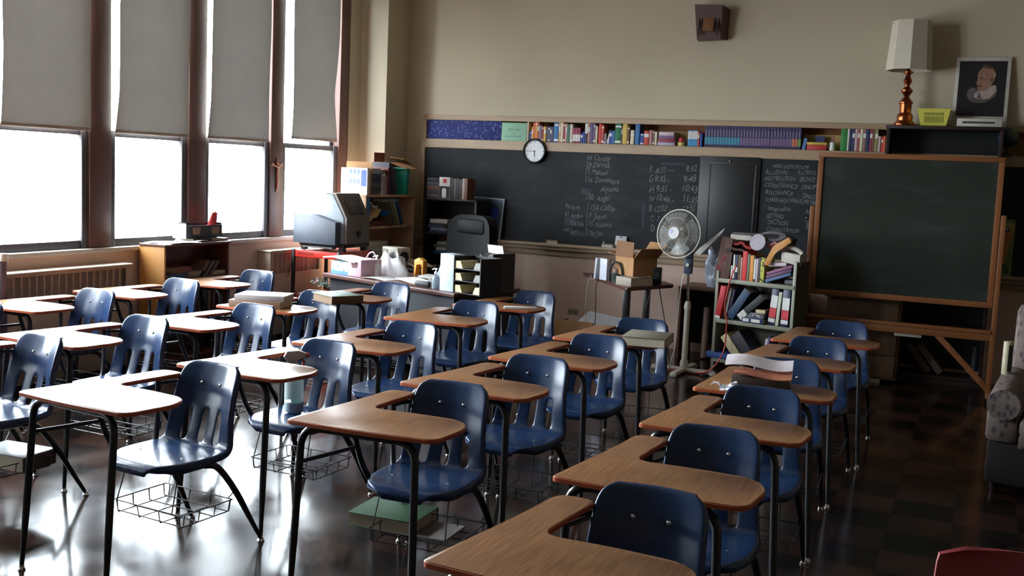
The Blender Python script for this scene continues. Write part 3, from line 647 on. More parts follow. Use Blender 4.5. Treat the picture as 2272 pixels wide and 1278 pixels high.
# chalk tray odds
def eraser(x, lab, rz): t = T('chalk_eraser', lab, 'eraser', (x, 10.27, .9855), R(rz)); O('block', B().box(-.06, -.022, .02, .06, .022, .036, .002), col((150, 130, 104)), t); O('felt', B().box(-.06, -.022, 0, .06, .022, .02, .002), col((196, 194, 190), .9), t)
eraser(-4.08, 'felt chalk eraser lying on the tray below the empty left part of the board', 6); eraser(-3.46, 'chalk eraser on the tray just left of the white switch cover', -12)
tag(O('chalk_stick', B().tube([(-3.53, 10.262, .9905), (-3.525, 10.31, 1.045)], .005, 8), PAPER), 'white chalk stick leaning on the board left of the switch cover', 'chalk')
t = T('switch_cover', 'white rectangular plate propped on the chalk tray above the cardboard box', 'plate', (-3.34, 10.285, .9855), rx=R(-12)); O('plate', B().box(-.06, -.005, 0, .06, .005, .125, .003), col((206, 206, 212), .4), t); O('clip', B().box(-.015, -.008, .108, .015, -.005, .118, .001), col((120, 124, 136)), t)
t = T('wall_outlet', 'double wall socket low on the rose wall left of the small table', 'socket', (-3.84, YB, .245)); O('plate', B().box(-.06, -.008, 0, .06, 0, .06, .003), col((164, 146, 130)), t)
for x in (-.028, .028): O('receptacle', B().box(x-.016, -.011, .014, x+.016, -.008, .046, .002), col((120, 104, 94)), t)
# crucifix on the window post
t = T('crucifix', 'small copper-coloured crucifix hung on the brown window post', 'crucifix', (XW+.002, 8.435, 1.42))
b = B(); b.box(0, -.006, 0, .008, .006, .33, .002); b.box(0, -.085, .245, .008, .085, .262, .002); O('cross', b, mat('copper_coloured_wood', (186, 112, 84), .4), t)
b = B(); b.sphere((.016, 0, .272), .017, 10); b.tube([(.014, 0, .25), (.016, .004, .20), (.014, -.004, .16), (.018, .006, .10), (.014, 0, .03)], .013, 8, smooth=1, r1=.007); b.tube([(.014, -.08, .272), (.016, -.04, .25), (.016, 0, .238), (.016, .04, .25), (.014, .08, .272)], .007, 8, smooth=1)
O('figure', b, mat('copper_figure', (206, 142, 116), .35, .4), t)

# radiators
def radiator(y0, y1, label, zt=.865):
    t = T('radiator_cover', label, 'radiator', (XW+.004, y0, 0)); w = y1-y0; dx = .15
    O('top', B().box(0, -.01, zt-.018, dx+.015, w+.01, zt, .006), RAD, t)
    b = B(); zb = zt-.225; zc = zt-.035
    b.box(dx-.012, 0, .06, dx, w, zb, .002); b.box(dx-.012, 0, zc, dx, w, zt-.018); b.box(dx-.012, 0, zb, dx, .05, zc); b.box(dx-.012, w-.05, zb, dx, w, zc)
    b.box(0, 0, .06, dx-.012, .012, zt-.018); b.box(0, w-.012, .06, dx-.012, w, zt-.018)
    n = int((w-.1)/.066)
    for i in range(1, n): y = .05+(w-.1)*i/n; b.box(dx-.012, y-.006, zb, dx-.001, y+.006, zc)
    O('front_panel', b, RAD, t)
    O('grille_backing', B().box(dx-.05, .02, zb-.02, dx-.045, w-.02, zt-.02), RADHOLE, t)
    O('foot', B().box(.02, .02, 0, dx-.02, w-.02, .06), BLACK, t)
radiator(4.75, 6.37, 'long cream radiator cover under the leftmost window')
radiator(8.16, 9.02, 'cream radiator cover behind the red projector cart', .875)
# stand at the left border
t = T('coat_stand', 'grey metal post with a white cap at the left border, before the radiator', 'stand', (-5.965, 5.06, 0))
O('pole', B().tube([(0, 0, .03), (0, 0, .98)], .026, 14), mat('grey_pole', (110, 104, 112), .3, .6), t); O('cap', B().lathe([(.034, 0), (.036, .012), (.03, .05), (0, .055)], (0, 0, .97), 16), PAPER, t); O('foot', B().lathe([(.10, 0), (.10, .015), (.03, .03), (0, .03)], n=20), BLACK, t)

# low bookcase under the windows
t = T('low_bookcase', 'low amber and brown bookcase standing against the wall under the windows', 'bookcase', (-6.21, 6.58, 0)); w, d, h = .80, .26, .99
O('side_panel', B().box(0, 0, 0, d, .02, h, .002), AMBER, t); O('side_panel', B().box(0, w-.02, 0, d, w, h, .002), REDWOOD, t)
O('top', B().box(0, -.005, h, d+.01, w+.005, h+.02, .002), REDWOOD, t); O('back_panel', B().box(0, .02, .05, .01, w-.02, h), REDWOOD, t)
for z in (.05, .38, .705): O('shelf', B().box(.01, .02, z, d-.005, w-.02, z+.02, .002), REDWOOD, t)
O('plinth', B().box(0, .02, 0, d-.02, w-.02, .05), REDWOOD, t)
def ybook(y, z, t_, h, d_, rgb, lab, grp, lean=0., x=-5.965):   # spine facing +x
    b = book_b(t_, h, d_); return tag(O('book', b, [col(rgb), PAGES, PAPER], loc=(x, y, z), rot=(0, lean, R(90))), lab, 'book', grp)
for i, (y, th, hh, rgb, ln) in enumerate(((6.70, .035, .2, (104, 86, 66), 0), (6.745, .03, .23, (150, 116, 76), 0), (6.79, .04, .21, (70, 66, 84), 0), (6.86, .03, .24, (120, 92, 66), -14), (6.93, .045, .22, (156, 132, 96), -14), (7.01, .03, .23, (86, 70, 60), -8), (7.07, .04, .25, (60, 60, 70), 0), (7.13, .03, .2, (130, 100, 72), 0), (7.18, .04, .23, (80, 52, 48), 0))):
    ybook(y, .4005, th, hh, .16, rgb, '%s book from the left, upright on the middle shelf of the low bookcase' % ordw(i+1), 'upright books in the low bookcase', R(ln))
for i, (y, th, rgb, nm) in enumerate(((6.66, .02, (60, 84, 128), 'blue'), (6.72, .03, (120, 70, 58), 'rust'), (6.88, .024, (150, 138, 118), 'beige'))):
    lying('book', '%s book lying flat on the upper shelf of the low bookcase' % nm, 0, (.2, .19, th+.02), (-5.97, y, .7255 if i != 1 else .7666), rgb, 'flat books in the low bookcase', R(90))
for i, (y, a) in enumerate(((7.02, 40), (7.08, 42), (7.14, 44))):
    tag(O('book', book_b(.03, .17, .15), [col((116-14*i, 92-8*i, 78)), PAGES, PAPER], loc=(-5.97, y, .7265), rot=(0, R(a), R(90))), ('leftmost', 'middle', 'rightmost')[i]+' of the three slumped brown books on the upper shelf', 'book', 'slumped books in the low bookcase')
lying('folder', 'pale tray of papers lying right of the slumped books', 0, (.22, .2, .03), (-5.975, 7.17, .7262), (176, 150, 126), None, R(90), 'folder')
ZT = 1.0105
for i, (x, y, a, s) in enumerate(((-6.18, 6.60, 8, (.21, .28)), (-6.15, 6.72, -14, (.21, .28)), (-6.1, 6.86, 20, (.2, .26)))):
    tag(O('paper_sheet', B().sheet(lambda u, v: (u*s[0], v*s[1], .004*math.sin(u*5+v*4+i)+.006), 6, 6, .0012), PAPER, loc=(x, y, ZT+.004*i-.001), rot=(0, 0, R(a))), ('lowest white sheet at the left end of the low bookcase top', 'middle white sheet, turned askew on the low bookcase top', 'uppermost white sheet next to the open box on the low bookcase')[i], 'paper', 'papers on the low bookcase')
lying('book', 'dark flat book under the open box on the low bookcase', 0, (.3, .2, .03), (-6.0, 6.98, ZT), (48, 44, 50), None, R(90)); lying('magazine', 'grey magazine at the right end of the low bookcase top', 0, (.2, .2, .024), (-5.98, 7.20, ZT), (150, 140, 134), None, R(90), 'magazine')
t = T('storage_box', 'open black and white cardboard box standing on the low bookcase', 'box', (-6.17, 6.92, ZT+.0305), R(0)); h = .125
b = B(); b.box(0, 0, 0, .14, .006, h); O('end_panel', b, mat('pale_blue_carton', (206, 226, 230), .6), t)
b = B(); b.box(.134, .006, 0, .14, .46, h-.02); b.box(0, .006, 0, .134, .46, .004); b.box(0, .006, 0, .006, .46, h); b.box(.006, .454, 0, .134, .46, h); O('body', b, mat('dark_carton', (52, 46, 50), .6), t)
b = B()
for y in (.09, .33): b.prism([(y, .03), (y+.08, .03), (y+.095, .09), (y-.01, .09)], .1401, .1408, mtx=Matrix(((0, 0, 1, 0), (1, 0, 0, 0), (0, 1, 0, 0), (0, 0, 0, 1))))
O('print_mark', b, mat('carton_print', (150, 118, 92), .6), t)
tag(O('red_bag', B().sheet(lambda u, v: (.05*math.cos(6.28*u)*(1-.7*v), .07*math.sin(6.28*u)*(1-.6*v)+.05*v*v, .20*v+.012*math.sin(u*19)), 20, 6, .002), mat('red_plastic_bag', (186, 62, 62), .4), loc=(-6.1, 7.32, ZT+.036)), 'crumpled red bag sticking out of the black and white box', 'bag')

# ------------------------------------------------------------------ pine bookshelf in the corner
t = T('pine_bookshelf', 'tall pale pine bookshelf crammed with papers, beside the last window', 'bookshelf', (-5.92, 9.06, 0)); D0, W0, H0 = .30, 1.0, 1.42
O('side_panel', B().box(-.05, 0, 0, D0, .022, H0-.022, .002), PINE, t); O('side_panel', B().box(0, W0-.022, 0, D0, W0, H0-.022, .002), PINE, t)
O('top', B().box(-.05, -.004, H0-.022, D0+.004, W0+.004, H0, .003), PINE, t)
O('back_panel', B().box(0, .022, .05, .012, W0-.022, H0-.022), PINE, t)
for z in (.06, .40, .72, 1.075): O('shelf', B().box(.012, .022, z, D0-.004, W0-.022, z+.022, .002), PINE, t)
O('plinth', B().box(.02, .022, 0, D0-.02, W0-.022, .06), PINE, t)
BX = -5.62                                           # spine plane of the pine bookshelf
def pbook(y, z, th, hh, dd, rgb, lab, lean=0., grp='papers and books in the pine bookshelf', x=BX, name='book'):
    return tag(O(name, book_b(th, hh, dd), [col(rgb), PAGES, PAPER], loc=(x, y, z), rot=(0, lean, R(90))), lab, 'book' if name == 'book' else name, grp)
Z3, Z4 = 1.0975, H0+.0005
pbook(9.09, Z3, .045, .29, .22, (58, 122, 196), 'bright blue ring binder at the left end of the upper pine shelf', name='binder')
tag(O('paper_heap', B().sheet(lambda u, v: (.22*u+.02*math.sin(v*7), .15*v, .30-.03*v-.02*math.sin(u*6+v*3)-.05*u), 8, 8, .012), PAPER, loc=(-5.86, 9.155, Z3-.001)), 'slumped white papers above the blue binder shelf', 'papers')
b = B().sheet(lambda u, v: (.24*u, .20*v, .12+.1*v-.06*u+.015*math.sin(v*8)), 6, 6, .010); tag(O('manila_folder', b, mat('manila_folder', (206, 172, 122), .7), loc=(-5.86, 9.16, Z3)), 'tan manila folder bulging out beside the blue binder', 'folder')
b = B().sheet(lambda u, v: (.24*u, .28*v, .02+.05*v+.02*math.sin(v*5)), 6, 6, .03); tag(O('leather_folder', b, mat('brown_leatherette', (96, 58, 52), .55), loc=(-5.865, 9.15, Z3+.0)), 'dark brown folder under the tan manila folder', 'folder')
tag(O('bowl', B().lathe([(0, 0), (.03, 0), (.07, .05), (.072, .055), (.066, .05), (.028, .006), (0, .006)], n=24), col((38, 112, 190), .35), loc=(-5.71, 9.56, Z3+.10)), 'blue plastic bowl wedged in the upper pine shelf', 'bowl')
pbook(9.50, Z3, .10, .09, .2, (88, 60, 56), 'stubby brown box under the blue bowl', name='box')
for i, (y, rgb, nm) in enumerate(((9.66, (120, 120, 96), 'olive'), (9.72, (150, 150, 130), 'pale grey green'), (9.79, (46, 82, 134), 'blue'))):
    pbook(y, Z3+.004, .035, .28, .2, rgb, '%s book slumped at a slant in the upper pine shelf' % nm, R(-28))
lying('book', 'sky blue book lying on top of the slumped books in the pine shelf', 0, (.2, .2, .035), (-5.63, 9.52, Z3+.245), (112, 152, 200), None, R(90))
zz = .7425
for i, (w_, h_, rgb, nm) in enumerate(((.4, .05, (220, 214, 206), 'lowest'), (.38, .04, (206, 202, 198), 'second'), (.40, .06, (226, 224, 220), 'third'), (.36, .05, (216, 206, 192), 'topmost'))):
    tag(O('paper_pack', B().box(0, 0, 0, .24, w_, h_-.001, .004), col(rgb), loc=(-5.87, 9.12+.015*i, zz)), 'thick white paper pack, %s in the bright stack on the middle pine shelf' % nm, 'paper', 'paper packs in the pine bookshelf'); zz += h_
pbook(9.62, .7425, .30, .10, .22, (128, 104, 82), 'brown folder box right of the white paper packs', name='box')
for i, (y, rgb) in enumerate(((9.15, (90, 70, 60)), (9.22, (60, 70, 90)), (9.30, (130, 110, 90)), (9.40, (80, 40, 40)))):
    pbook(y, .4225, .05, .24, .2, rgb, '%s dark book on the lower pine shelf, mostly hidden' % ordw(i+1))
# on top of it
t = T('wall_calendar_box', 'large white flat box printed with blue number columns, on the pine bookshelf end', 'box', (-5.93, 9.075, Z4))
O('box', B().box(0, 0, 0, .31, .05, .265, .003), mat('glossy_white_carton', (230, 228, 222), .35), t)
b = B()
for j, z in enumerate((.205, .11)):
    for i in range(3): b.text('8' if j == 0 else '0', .062, (.10+.045*i, -.0006, z), wob=.01, th=.0004, bold=.004, shear=0)
o = O('blue_digits', b, mat('ink_blue_grey', (104, 124, 176), .5), t)
O('blue_panel', B().box(.238, -.0008, .085, .298, -.0002, .245), mat('ink_blue', (62, 84, 172), .5), t)
b = B()
for z in (.235, .205, .175, .145, .115): b.box(.012, -.0008, z, .034, -.0002, z+.02)
O('side_picture', b, mat('ink_tan', (190, 172, 140), .5), t)
b = B(); b.text('5', .03, (.02, -.0006, .04), wob=0, th=.0004, shear=0); b.text('4 2', .026, (.225, -.0006, .025), wob=0, th=.0004, shear=0); O('small_print', b, mat('ink_grey', (120, 118, 110), .5), t)
tag(O('cardboard_sheet', B().box(0, 0, 0, .30, .006, .33), CARD, loc=(-5.92, 9.135, Z4), rot=(R(-4), 0, 0)), 'plain cardboard sheet standing behind the blue and white box', 'cardboard')
zz = Z4
for i, (h_, rgb, nm) in enumerate(((.04, (96, 88, 84), 'lowest'), (.045, (72, 68, 70), 'second'), (.04, (92, 96, 120), 'third'), (.05, (60, 62, 72), 'fourth'), (.035, (52, 84, 96), 'fifth'))):
    lying('book', 'dark book lying flat, %s in the stack on the pine bookshelf' % nm, 0, (.2, .22, h_), (-5.635+.006*(i % 2), 9.16, zz), rgb, 'dark stack on the pine bookshelf', R(90)); zz += h_+.0005
tag(O('letter_pack', B().box(0, 0, 0, .2, .23, .055, .004), col((178, 182, 188)), loc=(-5.86, 9.15, zz), rot=(0, 0, R(-6))), 'grey and white pack of letters on top of the dark book stack', 'papers')
tag(O('folder_pack', B().box(0, 0, 0, .2, .19, .06, .006), col((126, 122, 118)), loc=(-5.84, 9.35, zz-.02), rot=(R(4), 0, R(4))), 'grey folder pack tipped over the magazine file', 'papers')
t = T('magazine_file', 'grey cardboard magazine file standing right of the dark book stack', 'file', (-5.87, 9.385, Z4)); O('body', B().prism_y([(0, 0), (.24, 0), (.24, .19), (.14, .19), (0, .19)], 0, .085), col((170, 158, 160)), t); O('papers', B().box(.02, .006, .19, .23, .079, .215), PAPER, t)
for i, (y, hh, rgb, nm, ln) in enumerate(((9.475, .28, (110, 48, 46), 'dark red', 0), (9.515, .33, (40, 40, 56), 'navy black', -4), (9.575, .30, (54, 52, 60), 'charcoal', -9), (9.635, .28, (70, 70, 78), 'slate', -13))):
    pbook(y, Z4+.002, .036, hh, .2, rgb, '%s binder leaning left, between the magazine file and the teal folder' % nm, R(ln), 'leaning binders on the pine bookshelf', name='binder')
t = T('teal_folder', 'bright teal plastic folder standing at the right end of the pine bookshelf', 'folder', (-5.755, 9.83, Z4)); O('cover', B().prism_y([(0, 0), (.14, 0), (.16, .285), (0, .285)], 0, .055, .003), mat('teal_plastic', (30, 150, 130), .4), t); O('lip', B().box(0, -.045, .27, .16, .055, .288, .003), mat('teal_edge', (70, 190, 170), .4), t)
# carton of flaps on the pile
t = T('cardboard_box', 'open tan cardboard carton with spread flaps on top of the pine bookshelf pile', 'box', (-5.905, 9.66, Z4)); w_, d_, h_ = .14, .30, .335
b = B(); b.box(0, 0, 0, w_, .005, h_); b.box(0, d_-.005, 0, w_, d_, h_); b.box(0, 0, 0, .005, d_, h_); b.box(w_-.005, 0, 0, w_, d_, h_); b.box(0, 0, 0, w_, d_, .005)
O('carton', b, mat('pale_carton', (206, 166, 122), .8), t)
O('flap', B().box(-.004, 0, h_, .0, d_*.7, h_+.10), mat('brown_flap', (136, 78, 56), .8), t)
O('flap', B().cbox((w_*.7, d_+.10, h_+.025), (w_*1.3, .22, .005), (R(-14), R(6), 0)), CARD, t); O('flap', B().cbox((w_+.09, d_*.75, h_-.03), (.2, d_*.8, .005), (0, R(18), 0)), CARD, t)
# black cabinet in the corner with its piles
t = T('black_cabinet', 'black open cabinet in the dark corner left of the chalkboard', 'cabinet', (-5.43, 9.92, 0)); w_, d_, h_ = .62, .36, 1.40
for x in (0, w_-.02): O('side_panel', B().box(x, 0, 0, x+.02, d_, h_-.02), BLACK, t)
O('top', B().box(0, -.005, h_-.02, w_, d_, h_, .002), BLACK, t); O('back_panel', B().box(.02, d_-.015, 0, w_-.02, d_, h_-.02), BLACK, t)
for z in (.05, .45, .80, 1.02): O('shelf', B().box(.02, 0, z, w_-.02, d_-.015, z+.02), BLACK, t)
zz = 1.0405
for i, (x, w2, h2, rgb, nm) in enumerate(((-5.38, .22, .022, (40, 62, 104), 'blue'), (-5.36, .2, .02, (160, 160, 158), 'pale grey'), (-5.39, .19, .03, (74, 84, 120), 'slate blue'), (-5.38, .22, .022, (60, 58, 62), 'charcoal'), (-5.37, .21, .04, (206, 202, 194), 'cream'))):
    lying('book', '%s book lying flat in the pile on the black cabinet shelf' % nm, 0, (w2, .2, h2), (x, 9.95, zz), rgb, 'pile in the black cabinet'); zz += h2+.0005
zz = .8205
for i, (x, rgb, nm) in enumerate(((-5.30, (50, 86, 130), 'dull blue'), (-5.28, (190, 186, 178), 'white'), (-5.31, (86, 78, 72), 'brown'), (-5.27, (150, 150, 148), 'light grey'))):
    lying('book', '%s book lying flat on the lower shelf of the black cabinet' % nm, 0, (.28, .2, .03), (x, 9.94, zz), rgb, 'lower pile in the black cabinet'); zz += .0305
zz = 1.4005
for i, (rgb, nm) in enumerate((((92, 80, 74), 'lowest'), ((60, 56, 62), 'second'), ((110, 74, 58), 'third'), ((70, 72, 84), 'fourth'), ((40, 40, 44), 'topmost'))):
    lying('book', 'dark book lying flat, %s in the stack on the black cabinet' % nm, 0, (.14, .2, .042), (-5.42, 9.95, zz), rgb, 'stack on the black cabinet'); zz += .0425
t = T('display_book', 'white book with red mark and dark picture, facing out on the black cabinet', 'book', (-5.27, 9.945, 1.4005)); O('cover', B().box(0, 0, 0, .13, .03, .225, .002), col((206, 200, 192)), t); O('picture', B().box(.004, -.0008, .004, .126, -.0002, .13), BLACK, t)
O('red_mark', B().box(.045, -.0008, .165, .09, -.0002, .21), col((190, 60, 66)), t); O('white_shape', B().prism_y(round_poly([(.035, .01, .004), (.085, .01, .004), (.085, .11, .03), (.035, .11, .03)], 5), -.0014, -.0009), PAPER, t)
for i, (x, hh, rgb, nm) in enumerate(((-5.13, .22, (60, 52, 50), 'brown black'), (-5.098, .215, (90, 84, 80), 'grey'), (-5.066, .22, (48, 46, 50), 'black'), (-5.034, .21, (70, 56, 50), 'umber'), (-5.0, .22, (160, 150, 140), 'pale-edged'), (-4.968, .22, (118, 76, 58), 'russet'))):
    put_book(x, x+.03, 1.4005+hh, None, '%s book upright at the right end of the black cabinet top' % nm, 'upright books on the black cabinet', 1.4005, 9.95, .18, mats=[col(rgb), PAGES, PAPER])
# leaning picture beside the cabinet
t = T('framed_picture', 'thin-framed blue and green picture leaning on the chalk tray left end', 'picture', (-5.04, 10.26, .986), rx=R(-7), ry=R(2)); w_, h_ = .36, .45
b = B(); b.box(0, -.01, 0, w_, .01, .014); b.box(0, -.01, h_-.014, w_, .01, h_); b.box(0, -.01, .014, .012, .01, h_-.014); b.box(w_-.012, -.01, .014, w_, .01, h_-.014); O('frame', b, mat('pewter_frame', (120, 128, 130), .4, .4), t)
O('print', B().box(.012, -.004, .014, w_-.012, .004, h_-.014), m_pattern('blue_green_print', (36, 58, 84), (48, 92, 58), 5, .25, .5, .4), t)
b = B().prism_y(round_poly([(.20, .24, .04), (.30, .22, .05), (.32, .33, .06), (.24, .36, .06)], 5), -.0052, -.0042); O('blue_shape', b, mat('cobalt_ink', (44, 66, 170), .5), t)

# ------------------------------------------------------------------ teacher's desk
TD = Fr(-5.30, 7.85, R(-19.1)); AT = TD.a
t = T('teacher_desk', 'long dark brown teacher desk set at an angle behind the student desks', 'desk', TD(0, 0), AT); w_, d_, h_ = 1.69, .77, .75
O('desk_top', B().box(0, 0, .715, w_, d_, h_, .006), mat('dark_rose_laminate', (92, 62, 56), .3, var=.12, scale=4), t)
O('modesty_panel', B().box(.05, .05, .10, w_-.05, .075, .715), mat('charcoal_panel', (46, 46, 52), .5), t)
for x in (.04, w_-.46):
    p = O('pedestal', B().box(x, .08, .04, x+.42, d_-.05, .715), mat('charcoal_panel', (46, 46, 52), .5), t)
    for z in (.08, .29, .5): o = O('drawer', B().box(x+.015, d_-.05, z, x+.405, d_-.03, z+.195, .003), mat('charcoal_drawer', (58, 58, 64), .45), p)
for x, y in ((.06, .06), (w_-.10, .06), (.06, d_-.1), (w_-.1, d_-.1)): O('leg', B().box(x, y, 0, x+.04, y+.04, .10 if y < .07 else .715), STEEL, t)
ZD = .7505
def desk_at(px, py): return (px, py, ZD)
t = T('tissue_box', 'blue and white floral tissue carton at the left end of the teacher desk', 'box', TD(.045, .06, ZD), AT); O('carton', B().box(0, 0, 0, .235, .12, .115, .003), m_pattern('floral_carton', (196, 212, 222), (96, 132, 164), 22, .22, .3), t); O('blue_base', B().box(-.0008, -.0008, 0, .2358, .1208, .03), col((96, 144, 210)), t)
tag(O('paper_sheaf', B().sheet(lambda u, v: (.42*u-.06, .2*v-.04, .012*math.sin(u*5)+.02*u*v), 8, 4, .012), PAPER, loc=TD(.04, .06, ZD+.132), rot=(0, 0, AT+R(4))), 'bright white paper sheaf lying across the floral tissue carton', 'papers')
t = T('pink_carton', 'pale pink cardboard tote with a handle cut-out on the teacher desk', 'box', TD(.287, .055, ZD), AT); O('carton', B().box(0, 0, 0, .185, .23, .15, .004), mat('pink_card', (206, 170, 182), .7), t)
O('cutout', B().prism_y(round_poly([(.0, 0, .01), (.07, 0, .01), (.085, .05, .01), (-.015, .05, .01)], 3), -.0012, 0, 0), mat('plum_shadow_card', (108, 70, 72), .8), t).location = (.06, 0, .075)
O('handle', B().tube([(.02, .19, .15), (.05, .2, .2), (.11, .2, .215), (.16, .19, .15)], .006, 6, smooth=2), mat('pink_card', (206, 170, 182), .7), t)
def bag_fn(u, v):
    a = 6.283*u; r = (.15-.055*v+.014*math.sin(5*a+v*5))*(1+.25*math.cos(2*a)); return (r*math.cos(a), .7*r*math.sin(a), .185*v*(1-.12*math.cos(a))+.02*math.sin(3*a+v*2)*v)
tag(O('plastic_bag', B().sheet(bag_fn, 40, 10, .002), mat('white_plastic_bag', (214, 212, 214), .35), loc=TD(.47, .42, ZD+.002), rot=(0, 0, AT)), 'white plastic bag slumped behind the pink tote on the teacher desk', 'bag')
PUMP = [(0, 0), (.03, 0), (.032, .01), (.032, .085), (.026, .105), (.012, .115), (.012, .125), (0, .125)]
def pump(name, label, loc, body, s=1.):
    t = T(name, label, 'bottle', loc); O('body', B().lathe([(r*s, z*s) for r, z in PUMP], n=20), body, t)
    b = B(); b.lathe([(0, .125*s), (.014*s, .125*s), (.014*s, .143*s), (.006*s, .146*s), (.006*s, .165*s), (0, .165*s)], n=14); b.tube([(.012*s, 0, .168*s), (-.01*s, 0, .17*s), (-.036*s, 0, .16*s)], .0055*s, 8); O('pump_head', b, PAPER, t)
pump('lotion_bottle', 'white lotion pump bottle in front of the white plastic bag', TD(.46, .24, ZD), mat('lotion_plastic', (220, 216, 218), .3), 1.08)
gel = bpy.data.materials.new('clear_gel'); gel.use_nodes = True; gp = gel.node_tree.nodes['Principled BSDF']; gp.inputs['Base Color'].default_value = (.62, .74, .82, 1); gp.inputs['Transmission Weight'].default_value = .6; gp.inputs['Roughness'].default_value = .12; gp.inputs['IOR'].default_value = 1.33
pump('sanitizer_bottle', 'clear hand sanitizer pump bottle left of the tall white carton', TD(1.38, .09, ZD), gel, .95)
for i, (u, v, a, lab) in enumerate(((.50, .04, 8, 'single white sheet at the front edge of the teacher desk, right of the pink tote'), (.78, .18, -6, 'broad white paper pile before the telephone on the teacher desk'), (.82, .40, 22, 'white sheets fanned behind the front paper pile on the teacher desk'))):
    o = O('paper_sheet', B().sheet(lambda u_, v_: (.28*u_, .20*v_, .004+.006*math.sin(u_*4+i)), 6, 4, .003+.01*(i > 0)), PAPER, loc=TD(u, v, ZD+.0035+(.012 if i == 2 else 0)), rot=(0, 0, AT+R(a))); tag(o, lab, 'papers', 'papers on the teacher desk')
t = T('desk_phone', 'grey telephone handset tilted up on its black base, left of the sanitizer', 'telephone', TD(1.14, .22, ZD), AT); O('base', B().box(0, 0, 0, .2, .18, .05, .01), BLACK, t)
O('handset', B().cbox((.075, .09, .115), (.05, .045, .2), (0, R(24), 0), .012), mat('grey_plastic', (150, 156, 164), .35), t); O('keypad', B().cbox((.15, .09, .054), (.08, .13, .012), (0, R(8), 0), .003), mat('dark_keypad', (50, 50, 54), .5), t)
tag(O('stapler', B().box(0, 0, 0, .15, .035, .045, .012), BLACK, loc=TD(1.16, .06, ZD), rot=(0, 0, AT+R(6))), 'black stapler at the desk front edge before the telephone', 'stapler')
t = T('paper_carton', 'tall narrow pale blue-white carton standing on the teacher desk front edge', 'box', TD(1.47, .05, ZD), AT); O('carton', B().box(0, 0, 0, .155, .12, .295, .003), mat('pale_blue_card', (190, 204, 220), .5), t)
t = T('file_sorter', 'black desk file sorter with cream papers stuck in three tiers', 'file', TD(1.632, .04, ZD), AT)
w_ = .30; b = B(); b.box(0, 0, 0, .008, .24, .285); b.box(w_-.008, 0, 0, w_, .24, .285); b.box(.008, .225, 0, w_-.008, .24, .285)
for z in (0, .095, .19): b.box(.008, .004, z, w_-.008, .225, z+.006)
O('frame', b, BLACK, t)
for i, z in enumerate((.0065, .1015, .1965)):
    for s in (0, 1):
        pts = [(.012, z), (.09, z), (.065, z+.055), (.012, z+.055)] if s == 0 else [(w_-.09, z), (w_-.012, z), (w_-.012, z+.055), (w_-.065, z+.055)]
        O('paper', B().prism_y(pts, .012, .20), mat('cream_paper', (222, 208, 166), .7) if s == 0 or i == 0 else mat('grey_paper', (150, 148, 144), .7), t)
t = T('magazine_holder', 'black upright magazine holder at the right end of the teacher desk', 'file', TD(1.60, .36, ZD), AT) ; O('body', B().prism_y([(0, 0), (.15, 0), (.15, .30), (.11, .30), (.07, .24), (0, .30)], 0, .26), mat('brown_black_plastic', (48, 36, 32), .4), t); O('papers', B().cbox((.06, .12, .33), (.17, .004, .07), (R(14), 0, 0)), PAPER, t)
t = T('dark_mug', 'dark round thermos mug behind the file sorter on the desk right end', 'mug', TD(1.50, .50, ZD)); O('body', B().lathe([(0, 0), (.05, 0), (.055, .15), (.045, .17), (0, .172)], n=22), mat('dark_mug_glaze', (44, 38, 36), .25), t); O('handle', B().tube([(.05, 0, .13), (.09, 0, .12), (.09, 0, .05), (.05, 0, .04)], .007, 8, smooth=2), mat('dark_mug_glaze', (44, 38, 36), .25), t)
# office chair behind the desk
t = T('office_chair', 'high-backed black leather office chair behind the teacher desk', 'office chair', (-4.50, 9.18, 0), R(-22))
def cb(u, v):
    s = (u-.5)*2; hw = .335-.03*max(0, v-.8)*5*.5-.02*(1-v); return (s*hw, .05*s*s*-1+.03*math.sin(v*3.1)+.10*v, .50+.78*v-.09*abs(s)**5*v)
O('backrest', B().sheet(cb, 14, 14, .09), BLACKL, t)
O('headrest', B().cbox((0, .005, 1.17), (.40, .06, .14), (R(-4), 0, 0), .028), BLACKL, t)
O('seat', B().cbox((0, -.26, .46), (.54, .52, .12), (R(-3), 0, 0), .04), BLACKL, t)
for s in (-1, 1): O('armrest', B().tube([(s*.27, -.02, .48), (s*.31, -.05, .66), (s*.31, -.36, .67), (s*.27, -.38, .47)], .022, 8, smooth=2), BLACK, t)
O('column', B().tube([(0, -.24, .08), (0, -.24, .42)], .03), STEEL, t)
for i in range(5):
    a = R(72*i+20); o = O('base_spoke', B().tube([(0, -.24, .09), (.28*math.cos(a), -.24+.28*math.sin(a), .06)], .02, r1=.014), STEEL, t); O('caster', B().sphere((.28*math.cos(a), -.24+.28*math.sin(a), .028), .028, 10), BLACK, o)
# side table behind the desk with a radio
t = T('side_table', 'low black side table crowded with papers behind the teacher desk', 'table', (-5.50, 9.02, 0))
O('top', B().box(0, 0, .70, .62, .62, .73, .004), BLACK, t); O('front_panel', B().box(.02, .03, .25, .60, .05, .70), BLACK, t)
for x, y in ((0, 0), (.58, 0), (0, .58), (.58, .58)): O('leg', B().box(x, y, 0, x+.04, y+.04, .70), BLACK, t)
t = T('desk_radio', 'cream boxy radio with a round dark grille on the black side table', 'radio', (-5.44, 9.10, .7305), R(-24)); O('case', B().box(0, 0, 0, .26, .16, .19, .008), mat('cream_plastic', (212, 204, 190), .4), t)
O('grille', B().lathe([(0, 0), (.055, 0), (.055, .005), (0, .005)], n=24, mtx=Matrix.Translation((.262, .08, .10)) @ Matrix.Rotation(R(90), 4, 'Y')), mat('grille_black', (40, 40, 42), .6), t); O('dial_panel', B().box(.015, -.003, .02, .10, 0, .17, .001), mat('beige_panel', (176, 160, 140), .5), t)
